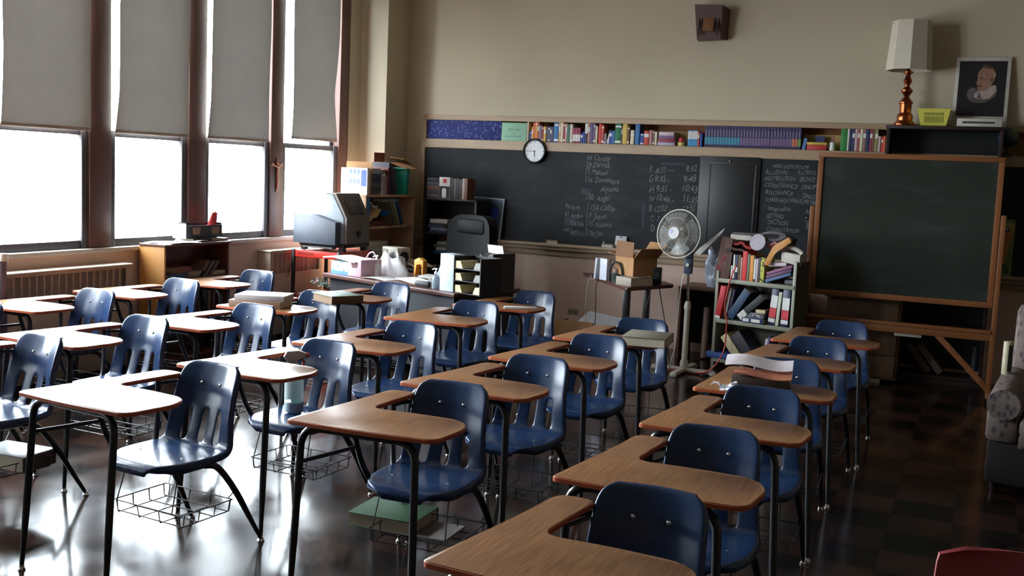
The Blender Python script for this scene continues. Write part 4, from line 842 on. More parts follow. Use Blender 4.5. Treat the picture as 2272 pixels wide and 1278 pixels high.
for i, (x, y, a, w2, h2, lab) in enumerate(((-5.40, 9.3, 10, .24, .03, 'fat beige envelope behind the radio on the black side table'), (-5.12, 9.06, -20, .2, .025, 'crumpled tan papers in front of the radio'))):
    tag(O('envelope', B().sheet(lambda u, v: (w2*u, .2*v, .02+.012*math.sin(u*7+v*5+i)), 8, 6, h2*.5), col((186, 160, 136)), loc=(x, y, .7325), rot=(0, 0, R(a))), lab, 'papers')
tag(O('yellow_folder', B().prism_y([(0, 0), (.02, 0), (.03, .09), (.10, .10), (.10, .0), (.12, 0), (.12, .13), (.06, .155), (0, .13)], 0, .05, .002), mat('orange_card', (222, 152, 44), .6), loc=TD(.43, .70, ZD), rot=(0, 0, AT)), 'yellow-orange folded card just left of the cream radio', 'card')

# ------------------------------------------------------------------ red cart with projector
CT = Fr(-6.03, 8.43, R(-1)); AC = CT.a
t = T('projector_cart', 'red-shelved black-legged rolling cart by the window wall', 'cart', CT(0, 0), AC); w_, d_ = .53, .55
for nm, z0, z1 in (('top_shelf', .815, .88), ('bottom_shelf', .37, .43)):
    b = B(); b.box(.01, .01, z1-.01, w_-.01, d_-.01, z1-.004); b.box(.0, 0, z0, w_, .012, z1, .003); b.box(0, d_-.012, z0, w_, d_, z1, .003); b.box(0, .012, z0, .012, d_-.012, z1, .003); b.box(w_-.012, .012, z0, w_, d_-.012, z1, .003); o = O(nm, b, RED, t)
    if z1 > .8: O('name_plate', B().box(.05, -.0012, z0+.02, .24, -.0002, z0+.045), mat('dark_red_plate', (140, 34, 30), .4), o)
for x, y in ((-.012, -.012), (w_-.018, -.012), (-.012, d_-.018), (w_-.018, d_-.018)):
    p = O('leg', B().box(x, y, .07, x+.03, y+.03, .885, .003), BLACK, t); O('caster', B().lathe([(0, 0), (.032, 0), (.036, .01), (.036, .02), (.032, .03), (0, .03)], n=16, mtx=Matrix.Translation((x+.03, y+.015, .036)) @ Matrix.Rotation(R(-90), 4, 'Y')), BLACK, p)
tag(O('power_cord', B().tube([CT(-.01, .10, .86), CT(-.06, .02, .72), CT(-.08, .0, .45), CT(-.05, .05, .2), CT(-.02, .1, .01)], .004, 6, smooth=3), BLACK), 'thin black cord hanging left of the red cart', 'cord')
t = T('opaque_projector', 'bulky two-tone grey opaque projector standing on the red cart', 'projector', CT(.0, .06, .8805), AC)
GR, LG, TG = mat('blue_grey_case', (70, 75, 86), .5), mat('light_grey_case', (140, 147, 156), .5), mat('taupe_case', (112, 104, 98), .5)
b = B(); b.box(.01, .02, .04, .53, .46, .085, .004)
for x in (.02, .46):
    for y in (.03, .40): b.box(x, y, 0, x+.05, y+.05, .04)
O('base', b, BLACK, t)
O('side_housing', B().prism_y([(.0, .072), (.485, .066), (.485, .285), (.24, .345), (.0, .348)], -.07, .05, .006), GR, t)
O('main_housing', B().prism_y([(.05, .09), (.515, .075), (.515, .33), (.385, .548), (.20, .548), (.10, .36)], .02, .44, .008), LG, t)
O('end_cover', B().prism_y([(.516, .075), (.545, .08), (.545, .325), (.415, .556), (.30, .556), (.30, .549), (.386, .549), (.516, .331)], .03, .43, .004), TG, t)
O('lens_hood', B().cbox((.495, .23, .43), (.15, .24, .010), (0, R(60), 0), .003), mat('dark_brown_glass', (62, 54, 54), .25), t)
b = B(); b.box(.5455, .20, .16, .553, .27, .20, .002); b.box(.5455, .22, .13, .553, .25, .16, .002); O('latch', b, BLACK, t)
O('carry_handle', B().tube([(.11, .20, .37), (.055, .20, .40), (.05, .20, .48), (.15, .20, .50)], .01, 8, smooth=2), BLACK, t)
O('tray', B().box(.09, -.05, .03, .44, .02, .045), mat('tray_rail', (120, 120, 118), .3, .6), t)
t = T('potted_plant', 'small pale green leafy plant with pink bloom on the lower red shelf', 'plant', CT(.36, .10, .4265))
O('pot', B().lathe([(0, 0), (.05, 0), (.065, .09), (.06, .09), (.046, .01), (0, .01)], n=18), col((160, 92, 70)), t)
b = B(); random.seed(5)
for i in range(170):
    a = random.random()*6.28; rr = random.random()**.5*.17; x, y, z = rr*math.cos(a)*1.25, rr*math.sin(a)*.8, .10+random.random()*.11*(1-rr*3)+.02
    s = .014+random.random()*.012; ax = random.random()*6.28; bm = b.bm; q = [Vector((0, 0, 0)), Vector((s, .45*s, .3*s)), Vector((2*s, 0, .1*s)), Vector((s, -.45*s, .3*s))]; m = Matrix.Rotation(ax, 3, 'Z') @ Matrix.Rotation(random.uniform(-.9, .5), 3, 'Y')
    bm.faces.new([bm.verts.new(Vector((x, y, z))+m @ p) for p in q])
for i in range(26):
    a = random.random()*6.28; rr = random.random()*.15; b.tube([(0, 0, .085), (rr*.5*math.cos(a), rr*.5*math.sin(a), .13), (rr*math.cos(a)*1.25, rr*math.sin(a)*.8, .13+random.random()*.06)], .0018, 4)
o = O('leaves', b, mat('grey_green_leaf', (126, 152, 140), .5, var=.4, scale=30), t); o['kind'] = 'stuff'
O('bloom', B().sphere((-.10, -.06, .16), .022, 10), col((216, 160, 164)), t)
b = B(); b.box(0, 0, 0, .22, .3, .03, .003); tag(O('paper_sheaf', b, PAPER, loc=CT(.02, .04, .4265), rot=(0, 0, AC)), 'white paper pile on the lower red shelf left of the plant', 'papers')

# ------------------------------------------------------------------ tall dark bookcase in front of the board's right end
t = T('dark_bookcase', 'tall dark walnut bookcase behind the green easel chalkboard', 'bookcase', (-.83, 10.0, 0)); w_, d_, h_ = .95, .335, 2.27
for x in (0, w_-.03): O('side_panel', B().box(x, 0, 0, x+.03, d_, h_-.03, .002), DARKWOOD, t)
O('top', B().box(-.01, -.01, h_-.03, w_+.01, d_, h_, .003), DARKWOOD, t); O('back_panel', B().box(.03, d_-.015, .1, w_-.03, d_, h_-.03), BLACK, t)
for z in (.05, .50, .96, 1.40, 1.86): O('shelf', B().box(.03, 0, z, w_-.03, d_-.015, z+.025), DARKWOOD, t)
O('plinth', B().box(.03, .02, 0, w_-.03, d_-.015, .05), DARKWOOD, t)
for i, (x, a, rgb, nm) in enumerate(((-.34, -38, (96, 78, 66), 'left'), (-.24, -40, (112, 92, 84), 'right'))):
    tag(O('book', book_b(.055, .30, .2), [col(rgb), PAGES, PAPER], loc=(x, 10.04, .0755+.002), rot=(0, R(a), 0)), '%s of two slanting books on the bottom shelf of the dark bookcase' % nm, 'book', 'slanting books in the dark bookcase')
b = book_b(.03, .26, .2); tag(O('spiral_notebook', b, [col((60, 62, 70)), PAGES, PAPER], loc=(.03, 10.03, .0755)), 'dark spiral notebook upright at the right end of the bottom shelf', 'notebook')
for i, (x, w2, a) in enumerate(((-.62, .11, -24), (-.50, .09, -10), (-.26, .10, -8))):
    tag(O('paper_sheet', B().prism_y([(0, 0), (w2, 0), (w2*.9, .04), (.02, .09-.02*i)], 0, .004), col(((206, 186, 140), (120, 124, 110), (210, 196, 160))[i]), loc=(x, 10.06, 1.8855), rot=(R(-20), 0, 0)), '%s paper tip sticking up on the top shelf of the dark bookcase' % ('leftmost pointed cream', 'small grey', 'rightmost low cream')[i], 'paper')
t = T('table_lamp', 'tall copper table lamp with an octagonal cream shade on the dark bookcase', 'lamp', (-.70, 10.16, 2.2705))
O('base', B().lathe([(0, 0), (.092, 0), (.095, .02), (.08, .035), (.066, .05), (.066, .058), (.070, .075), (.066, .10), (.052, .115), (.050, .118), (.052, .195), (.062, .20), (.062, .212), (.048, .225), (.03, .25), (.022, .262), (.036, .285), (.050, .305), (.050, .318), (.032, .335), (.02, .35), (.02, .36), (.034, .385), (.038, .40), (.026, .425), (.02, .445), (.026, .462), (.044, .468), (.044, .48), (.022, .488), (.013, .50), (.011, .53), (0, .53)], n=32), COPPER, t)
O('socket', B().lathe([(0, .53), (.012, .53), (.016, .56), (.016, .60), (0, .60)], n=14), BLACK, t)
O('bulb', B().sphere((0, 0, .64), .032, 14, sc=(1, 1, 1.3)), mat('frosted_bulb', (226, 224, 216), .4), t)
b = B(); bm = b.bm; rg = []
for r_, z in ((.196, .49), (.166, .92), (.162, .92), (.192, .49)):
    rg.append([bm.verts.new((r_*math.cos(2*math.pi*(j+.15)/8), r_*math.sin(2*math.pi*(j+.15)/8), z)) for j in range(8)])
for a, c in zip(rg, rg[1:]+rg[:1]):
    for j in range(8): bm.faces.new((a[j], a[(j+1) % 8], c[(j+1) % 8], c[j]))
O('lamp_shade', b, SHADE, t, ang=20)
O('harp', B().tube([(.016, 0, .56), (.06, 0, .68), (.04, 0, .84), (0, 0, .88), (-.04, 0, .84), (-.06, 0, .68), (-.016, 0, .56)], .003, 6, smooth=2), COPPER, t)
O('spider', B().tube([(-.155, -.05, .90), (0, 0, .885), (.155, .05, .90)], .0025, 6), COPPER, t)
t = T('plastic_basket', 'yellow slotted plastic basket between the lamp and the portrait', 'basket', (-.455, 10.13, 2.2705))
def basket(w0, w1, d0, d1, h, m, par):
    b = B(); bm = b.bm
    def ring(w, d, z): return [bm.verts.new((x*w/2, y*d/2, z)) for x, y in ((-1, -1), (1, -1), (1, 1), (-1, 1))]
    a, c, e, f = ring(w0, d0, 0), ring(w1, d1, h), ring(w1-.008, d1-.008, h), ring(w0-.008, d0-.008, .004)
    for p, q in ((a, c), (c, e), (e, f)):
        for j in range(4): bm.faces.new((p[j], p[(j+1) % 4], q[(j+1) % 4], q[j]))
    bm.faces.new(a[::-1]); bm.faces.new(f)
    b.box(-w1/2-.006, -d1/2-.006, h-.012, w1/2+.006, -d1/2+.004, h); b.box(-w1/2-.006, d1/2-.004, h-.012, w1/2+.006, d1/2+.006, h); b.box(-w1/2-.006, -d1/2+.004, h-.012, -w1/2+.004, d1/2-.004, h); b.box(w1/2-.004, -d1/2+.004, h-.012, w1/2+.006, d1/2-.004, h)
    return O('tub', b, m, par)
basket(.21, .27, .14, .19, .15, YELLOWP, t)
b = B()
for i in range(12):
    x = -.075+.0137*i
    for z0, z1 in ((.092, .118), (.03, .085)):
        f0 = -.0706-.025*(z0+z1)/2/.15; b.cbox((x, f0-.001, (z0+z1)/2), (.005, .002, z1-z0), (R(9.5), 0, 0))
O('slot', b, mat('olive_slot', (130, 124, 60), .7), t)
t = T('portrait_print', 'white-bordered dark portrait print of an old man in profile, leaning on the wall', 'picture', (-.315, 10.235, 2.2705), rx=R(-7.5)); w_, h_ = .445, .63
O('mount', B().box(0, 0, 0, w_, .006, h_, .001), mat('white_mount', (206, 200, 190), .6), t)
o = O('print', B().box(.03, -.0012, .105, w_-.03, -.0002, h_-.035), mat('near_black_print', (24, 22, 24), .5), t)
def blob(pts, y, m, nm, z0=0., n=5): return O(nm, B().prism_y(round_poly(pts, n), -y-.0004, -y), m, o)
SK, SKD, CL, CLD = mat('sepia_skin', (150, 110, 92), .6, var=.22, scale=22), mat('sepia_skin_deep', (84, 56, 48), .6, var=.2, scale=22), mat('shawl_light', (170, 150, 142), .6, var=.22, scale=18), mat('shawl_deep', (92, 84, 86), .6, var=.25, scale=18)
blob([(.11, .27, .03), (.15, .23, .03), (.24, .22, .03), (.33, .27, .04), (.355, .33, .04), (.33, .39, .03), (.27, .36, .03), (.20, .33, .03), (.15, .37, .03), (.105, .33, .03)], .0014, CLD, 'shawl_shade')
blob([(.185, .43, .008), (.175, .40, .006), (.19, .375, .01), (.185, .345, .012), (.215, .325, .02), (.265, .34, .02), (.30, .38, .03), (.325, .44, .03), (.325, .50, .04), (.285, .545, .05), (.23, .545, .05), (.19, .51, .03), (.182, .46, .012)], .002, SK, 'head')
blob([(.20, .448, .006), (.225, .452, .006), (.228, .438, .006), (.203, .436, .006)], .0026, SKD, 'eye_shade'); blob([(.188, .375, .004), (.225, .38, .006), (.225, .368, .005), (.19, .366, .004)], .0026, SKD, 'mouth'); blob([(.292, .445, .008), (.308, .445, .008), (.304, .41, .008), (.293, .412, .008)], .0026, SKD, 'ear')
blob([(.20, .55, .02), (.25, .565, .03), (.30, .545, .03), (.295, .52, .03), (.235, .535, .02)], .0024, SKD, 'crown_shade'); blob([(.31, .43, .01), (.322, .50, .015), (.328, .47, .01)], .0024, CL, 'temple_light')
blob([(.165, .27, .01), (.205, .255, .02), (.285, .26, .02), (.345, .33, .03), (.335, .385, .02), (.30, .375, .02), (.25, .33, .02), (.20, .335, .02), (.17, .31, .01)], .0026, CL, 'shawl_fold'); blob([(.195, .27, .005), (.235, .25, .005), (.205, .325, .008)], .0032, CLD, 'fold_shade')
t = T('paper_tray', 'low white tray with a dark slot lying in front of the portrait print', 'tray', (-.262, 10.0, 2.2705)); O('body', B().box(0, 0, 0, .36, .14, .07, .006), mat('white_tray_plastic', (196, 190, 180), .5), t); O('slot', B().box(.045, -.0012, .026, .30, -.0002, .044), mat('tray_slot', (62, 60, 66), .6), t)

# painted poster standing on the tray right of the easel
t = T('painted_poster', 'yellow and green painted poster standing on the chalk tray right of the easel', 'poster', (.10, 10.255, .986), rx=R(-5)); w_, h_ = .18, .50
O('sheet', B().box(0, -.003, 0, w_, .003, h_), mat('olive_ground', (126, 136, 84), .7, var=.2, scale=9), t)
for nm, pts, rgb in (('orange_shape', [(.05, .12, .02), (.12, .1, .02), (.14, .24, .03), (.165, .36, .03), (.14, .43, .03), (.08, .38, .03), (.1, .26, .03)], (196, 132, 70)), ('yellow_sky', [(.0, .40, .0), (.178, .36, .0), (.178, .47, .0), (0, .47, 0)], (172, 156, 88)), ('green_shape', [(.02, .02, .02), (.17, .02, .02), (.15, .10, .03), (.06, .12, .03)], (62, 104, 52)), ('dark_spot', [(.12, .32, .008), (.14, .31, .008), (.145, .345, .008), (.125, .35, .008)], (40, 36, 30))):
    O(nm, B().prism_y(round_poly(pts, 5), .003, .0034 + (.0004 if nm != 'yellow_sky' else 0)), mat('poster_'+nm, rgb, .7, var=.2, scale=20), t).location = (0, -.0072+.0002*(nm == 'yellow_sky'), 0)

# ------------------------------------------------------------------ easel chalkboard
EY = 9.55
t = T('easel_chalkboard', 'big green chalkboard in an orange oak frame on a wheeled easel stand', 'easel', (-.58, EY, 0))
Lt, Rt, Lb, Rb = -.754, .722, -.750, .726
def qprism(pts, y0, y1, bev=.003): return B().prism_y(pts, y0, y1, bev)
zT, zB, zBr = 2.0, .765, .868
O('board', qprism([(Lb+.03, zB+.02), (Rb-.03, zB+.02), (Rt-.03, zT-.03), (Lt+.03, zT-.03)], -.006, .014, 0), GREENB, t)
O('frame_rail', qprism([(Lt, zT-.042), (Rt, zT-.042), (Rt, zT), (Lt, zT)], -.02, .022), OAKX, t)
O('frame_rail', qprism([(Lb, zB-.005), (Rb, zB-.005), (Rb, zB+.042), (Lb, zB+.042)], -.02, .022), OAKX, t)
O('frame_stile', qprism([(Lb, zB+.042), (Lb+.045, zB+.042), (Lt+.045, zT-.042), (Lt, zT-.042)], -.019, .021), OAK, t)
O('frame_stile', qprism([(Rb-.045, zB+.042), (Rb, zB+.042), (Rt, zT-.042), (Rt-.045, zT-.042)], -.019, .021), OAK, t)
for s, x in ((-1, Lb-.046), (1, Rb+.004)):
    p = O('post', B().box(x, -.022, .09, x+.04, .022, 1.53, .004), OAK, t)
    O('pivot_knob', B().lathe([(0, 0), (.022, 0), (.024, .02), (.018, .03), (0, .03)], n=14, mtx=Matrix.Translation((x+(.04 if s > 0 else 0), 0, 1.42)) @ Matrix.Rotation(R(90*s), 4, 'Y')), BLACK, p)
    f = O('foot', B().prism([(-.26, .045), (.26, .045), (.25, .085), (.06, .15), (-.06, .15), (-.25, .085)], x, x+.04, .004, mtx=Matrix(((0, 0, 1, 0), (1, 0, 0, 0), (0, 1, 0, 0), (0, 0, 0, 1)))), OAK, t)
    for y in (-.23, .23): O('caster', B().lathe([(0, 0), (.02, 0), (.023, .008), (.02, .016), (0, .016)], n=14, mtx=Matrix.Translation((x+.012, y, .023)) @ Matrix.Rotation(R(90), 4, 'Y')), BLACK, f)
O('crossbar', B().box(Lb-.008, -.03, .545, Rb+.008, .03, .575, .003), OAKX, t); O('crossbar', B().box(Lb-.008, -.016, .485, Rb+.008, .016, .545, .003), OAKX, t)
O('brace', B().prism_y([(.30, .485), (.37, .485), (.738, .12), (.738, .045), (.70, .09)], -.01, .012, .003), OAK, t)
O('chalk_holder', B().box(-.02, .012, .455, .2, .03, .487, .002), mat('white_label_strip', (176, 166, 150), .6), t)

# wooden pedestal desk behind the easel
t = T('pedestal_desk', 'brown wooden drawer pedestal behind the lower left of the easel', 'desk', (-1.20, 9.72, 0)); w_, d_, h_ = .63, .26, .76
O('carcass', B().box(0, .02, .03, w_, d_, h_-.03, .003), DESKWOOD, t); O('top', B().box(-.02, 0, h_-.03, w_+.005, d_, h_, .004), DESKWOOD, t)
for z, h2 in ((.05, .19), (.25, .21), (.47, .24)):
    o = O('drawer', B().box(.06, .0, z, w_-.02, .018, z+h2, .004), DESKWOOD, t); O('handle', B().tube([(.26, .0, z+h2*.5), (.27, -.02, z+h2*.5), (.35, -.02, z+h2*.5), (.36, 0, z+h2*.5)], .005, 6, smooth=1), mat('dull_brass', (110, 92, 62), .4, .6), o)
O('plinth', B().box(.12, .006, 0, .5, .24, .03), mat('plinth_strip', (150, 140, 128), .6), t)

# ------------------------------------------------------------------ grey metal shelf unit
GS = Fr(-2.09, 9.20, R(-15.5)); AG = GS.a
t = T('metal_shelf', 'grey-green metal shelf unit crammed with books and binders, left of the easel', 'shelf', GS(0, 0), AG); w_, d_, h_ = .747, .25, 1.07
for x in (0, w_-.028):
    O('post', B().box(x, 0, 0, x+.028, .012, h_ if x > 0 else .93, .002), GREYM, t)
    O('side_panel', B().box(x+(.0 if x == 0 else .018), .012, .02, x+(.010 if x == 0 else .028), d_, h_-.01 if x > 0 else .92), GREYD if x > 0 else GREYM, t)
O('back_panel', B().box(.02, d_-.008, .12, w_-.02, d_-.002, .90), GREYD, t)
for z in (.155, .505, .862): O('shelf', B().box(.010, -.006, z-.035, w_-.010, d_-.008, z, .003), GREYM, t)
def gb(x, z, th, hh, dd, rgb, lab, lean=0., grp=None, y=.015, name='book', band=None, mats=None):
    p = GS(x, y, z+max(0, th*math.sin(R(lean)))); return tag(O(name, book_b(th, hh, dd, band=band), mats or [col(rgb), PAGES, PAPER], loc=p, rot=(0, R(lean), AG)), lab, name if name != 'book' else 'book', grp)
Z1, Z2_, Z3_ = .8625, .5055, .1555
G1 = 'books on the top shelf of the metal unit'
gb(.032, Z1, .028, .235, .19, (150, 108, 72), 'tan-edged brown book at the left end of the top metal shelf', 6, G1)
gb(.082, Z1, .035, .235, .2, (84, 60, 46), 'dark brown book, second from the left on the top metal shelf', 5, G1)
gb(.132, Z1, .014, .12, .16, (220, 218, 212), 'short white booklet on the top metal shelf', 0, G1)
gb(.150, Z1, .018, .225, .18, (40, 44, 52), 'black and white spined book on the top metal shelf', 0, G1, band=[(.05, .95, 2)])
gb(.172, Z1, .024, .22, .18, (48, 56, 92), 'navy book right of the black and white spined book', 0, G1, band=[(.3, .5, 2)])
gb(.200, Z1, .020, .22, .18, (124, 84, 62), 'cinnamon book on the top metal shelf left of the bright red one', 0, G1)
gb(.223, Z1, .013, .20, .17, (202, 180, 168), 'pale pink booklet beside the bright red book', 0, G1)
gb(.240, Z1, .042, .255, .2, (222, 58, 56), 'fat bright red book in the middle of the top metal shelf', 0, G1)
gb(.286, Z1, .022, .235, .2, (112, 116, 100), 'grey-green book right of the bright red book', 0, G1)
gb(.312, Z1, .034, .225, .19, (226, 150, 62), 'orange book on the top metal shelf', 0, G1)
gb(.349, Z1, .018, .215, .18, (52, 46, 50), 'black book with white spine strip, right of the orange book', 0, G1, band=[(.1, .9, 2)])
gb(.369, Z1, .018, .20, .18, (196, 186, 196), 'lilac white book on the top metal shelf', 0, G1)
gb(.389, Z1, .02, .21, .18, (70, 60, 58), 'umber book left of the yellow-flowered book', 0, G1)
gb(.411, Z1, .036, .215, .19, (210, 206, 96), 'yellow-green patterned book on the top metal shelf', 0, G1, mats=[m_pattern('yellow_flower_print', (196, 196, 92), (66, 78, 58), 40, .35, .45), PAGES, PAPER])
for i, (x, z, a, rgb, nm) in enumerate(((.475, Z1+.004, -20, (70, 92, 132), 'blue'), (.478, Z1+.036, -20, (96, 58, 92), 'purple'), (.482, Z1+.068, -20, (128, 74, 108), 'mauve'))):
    tag(O('magazine', B().box(0, 0, 0, .24, .2, .026, .002), col(rgb), loc=GS(x, .0, z), rot=(0, R(a), AG)), '%s magazine tilted at the right end of the top metal shelf' % nm, 'magazine', 'tilted magazines')
tag(O('paper_roll', B().tube([GS(.62, .06, Z1+.022), GS(.71, .10, Z1+.022)], .022, 14), col((150, 150, 160)), ), 'grey white paper roll at the lower right of the top metal shelf', 'paper')
tag(O('note_pad', B().cbox(GS(.56, .09, Z1+.165), (.16, .14, .03), (0, R(-6), AG), .003), col((206, 196, 206))), 'pale lilac notepad on the tilted magazines', 'notepad')
# telephone
t = T('white_telephone', 'white desk telephone perched on the right end of the metal shelf pile', 'telephone', GS(.585, .03, Z1+.195), AG+R(4))
O('base', B().prism_y([(0, 0), (.165, -.03), (.165, .065), (.0, .085)], 0, .17, .006), FANP, t); O('handset', B().tube([(.0, .03, .10), (.03, .03, .122), (.09, .03, .118), (.14, .03, .10), (.175, .03, .075)], .019, 10, smooth=2), FANP, t); O('keypad', B().prism_y([(.05, .082), (.15, .070), (.15, .074), (.05, .086)], .07, .15), mat('phone_keypad', (96, 90, 92), .5), t)
# things heaped on top
ZH = Z1+.262
t = T('flower_picture', 'worn brown card with pink flowers, leaning at the left end of the metal shelf', 'picture', GS(-.03, .012, Z1-.0), AG, ry=R(9)); O('card', B().box(0, 0, 0, .11, .006, .375, .001), mat('dusty_brown_card', (112, 82, 74), .7, var=.2, scale=18), t)
b = B(); rx9 = Matrix.Rotation(R(90), 4, 'X')
for x, z, r_ in ((.03, .10, .026), (.06, .19, .024), (.045, .15, .016)): b.lathe([(0, 0), (r_, 0), (r_*.9, .001), (0, .001)], (x, -.0002, z), 10, mtx=rx9)
O('flower', b, mat('rose_ink', (134, 58, 66), .7, var=.3, scale=60), t); O('hole', B().lathe([(0, 0), (.024, 0), (0, .001)], (.085, -.0002, .265), 16, mtx=rx9), mat('dark_brown_disc', (50, 32, 28), .6), t)
lying('book', 'grey white box file under the black book, topmost pile on the metal shelf', 0, (.2, .16, .045), GS(.10, .03, ZH+.085), (196, 186, 176), None, AG); lying('book', 'thin black book crowning the pile on the metal shelf', 0, (.26, .18, .02), GS(.12, .02, ZH+.1305), (52, 46, 44), None, AG)
b = B().sheet(lambda u, v: (.22*u, .18*v, .075+.035*math.sin(u*3.1)*1+.01*math.sin(u*14+v*8)-.03*u), 14, 8, .02); tag(O('red_cloth', b, mat('red_printed_cloth', (172, 56, 54), .8, var=.3, scale=26), loc=GS(.09, .03, ZH-.03), rot=(0, 0, AG)), 'crumpled red printed bag under the topmost books of the metal shelf', 'bag')
b = B().sheet(lambda u, v: (.24*u, .18*v, .09*(1-u)+.012*math.sin(u*9)), 12, 6, .012); tag(O('grey_cloth', b, mat('brown_grey_cloth', (112, 82, 76), .8, var=.2, scale=14), loc=GS(.02, .015, ZH-.02), rot=(0, 0, AG)), 'brown grey cloth strip sloping down left of the round grey disc', 'cloth')
t = T('round_tin', 'round grey tin lid standing upright on the metal shelf books', 'lid', GS(.385, .01, ZH+.075), AG); O('disc', B().lathe([(0, 0), (.07, 0), (.075, .006), (.075, .028), (.07, .032), (0, .032)], n=36, mtx=Matrix.Rotation(R(78), 4, 'X')), mat('grey_tin', (122, 114, 122), .4, .3), t); O('hub', B().lathe([(0, 0), (.009, 0), (.007, .005), (0, .006)], n=12, mtx=Matrix.Translation((0, -.032, .006)) @ Matrix.Rotation(R(78), 4, 'X')), FANP, t)
b = B().sheet(lambda u, v: (.17*u, .16*v, .03+.065*math.sin(u*2.6+.4)+.008*math.sin(u*17+v*9)), 14, 8, .016); tag(O('pink_cloth', b, mat('pink_white_cloth', (196, 128, 134), .8, var=.35, scale=9), loc=GS(.44, .03, ZH-.005), rot=(0, 0, AG)), 'pink and white folded cloth right of the round grey tin lid', 'cloth')
tag(O('shoulder_strap', B().tube([GS(.36, .05, ZH+.135), GS(.44, .04, ZH+.165), GS(.54, .04, ZH+.17), GS(.62, .05, ZH+.15), GS(.57, .04, ZH+.115), GS(.49, .03, ZH+.10), GS(.44, .03, ZH+.12)], .014, 8, smooth=3), mat('grey_webbing', (92, 84, 90), .7)), 'grey looped webbing strap lying over the pink cloth', 'strap')
tag(O('grey_case', B().cbox(GS(.60, .10, ZH+.11), (.13, .12, .09), (0, R(20), AG), .02), mat('dark_grey_cloth', (66, 64, 70), .8)), 'dark grey soft case right of the looped strap', 'case')
tag(O('wooden_angle', B().prism_y(round_poly([(0, 0, .006), (.045, -.01, .006), (.095, .10, .02), (.235, .205, .006), (.21, .245, .006), (.075, .165, .03)], 4), 0, .018, .002), mat('yellow_wood', (198, 134, 58), .5), loc=GS(.455, -.02, Z1+.16), rot=(0, 0, AG)), 'bent yellow wooden piece sticking out of the metal shelf pile', 'wood')
tag(O('paper_fan', B().prism_y([(0, 0), (.055, -.015), (.25, .19), (.285, .245), (.05, .055)], 0, .012), PAPER, loc=GS(-.24, .02, Z1+.195), rot=(0, 0, AG)), 'long white folded paper poking out left over the fan', 'paper')
# middle shelf
G2 = 'binders on the middle shelf of the metal unit'
gb(.028, Z2_+.004, .05, .29, .2, (206, 44, 52), 'red ring binder leaning at the left end of the middle metal shelf', 9, G2, name='binder', band=[(.0, .08, 2)], y=-.03)
gb(.083, Z2_+.004, .03, .28, .2, (150, 142, 134), 'grey white binder right of the red binder', 9, G2, name='binder', band=[(.1, .9, 2)])
gb(.116, Z2_+.004, .026, .27, .2, (60, 52, 86), 'violet navy binder, third from the left on the middle shelf', 10, G2, name='binder')
gb(.135, Z2_+.006, .07, .30, .21, (46, 72, 104), 'fat blue binder slumped at a slant on the middle metal shelf', 32, G2, name='binder', y=-.02)
gb(.226, Z2_+.006, .06, .30, .2, (36, 36, 42), 'fat black binder slumped beside the blue one, white label at its foot', 46, G2, name='binder', band=[(.04, .3, 2)], y=-.015)
o = lying('binder', 'blue box binder lying flat with white labels on the middle metal shelf', 0, (.2, .2, .045), GS(.285, -.02, Z2_+.0005), (40, 48, 92), None, AG, 'binder')
for x, w2 in ((.01, .055), (.09, .08)): O('spine_label', B().box(x, -.0025, .009, x+w2, -.0012, .037), PAPER, o)
o = lying('book', 'grey patterned book lying on the blue box binder', 0, (.19, .19, .045), GS(.29, -.01, Z2_+.0465), (106, 106, 116), None, AG)
O('spine_print', B().box(.08, -.0025, .007, .18, -.0012, .037), m_pattern('white_print_marks', (70, 70, 78), (224, 222, 222), 70, .35, .42), o)
lying('box', 'small cream box on the books left of the tall navy binders', 0, (.09, .14, .03), GS(.40, .0, Z2_+.092), (212, 196, 160), None, AG, 'box')
nb = [mat('navy_binder', (38, 42, 80), .4), PAGES, mat('binder_label', (222, 220, 216), .6), mat('binder_red', (206, 50, 60), .5), BLACK]
gb(.510, Z2_+.003, .062, .31, .2, None, 'navy binder with white and red spine label, left of the two on the middle shelf', 5, G2, name='binder', mats=nb, band=[(.48, .82, 2), (.2, .47, 3), (.07, .18, 2)])
gb(.580, Z2_+.002, .028, .29, .2, (196, 200, 176), 'pale green binder between the two navy binders', 4, G2, name='binder')
gb(.628, Z2_+.001, .066, .315, .2, None, 'navy binder with white and red spine label, at the right end of the middle shelf', 1.5, G2, name='binder', mats=nb, band=[(.45, .78, 2), (.2, .44, 3), (.07, .18, 2)])
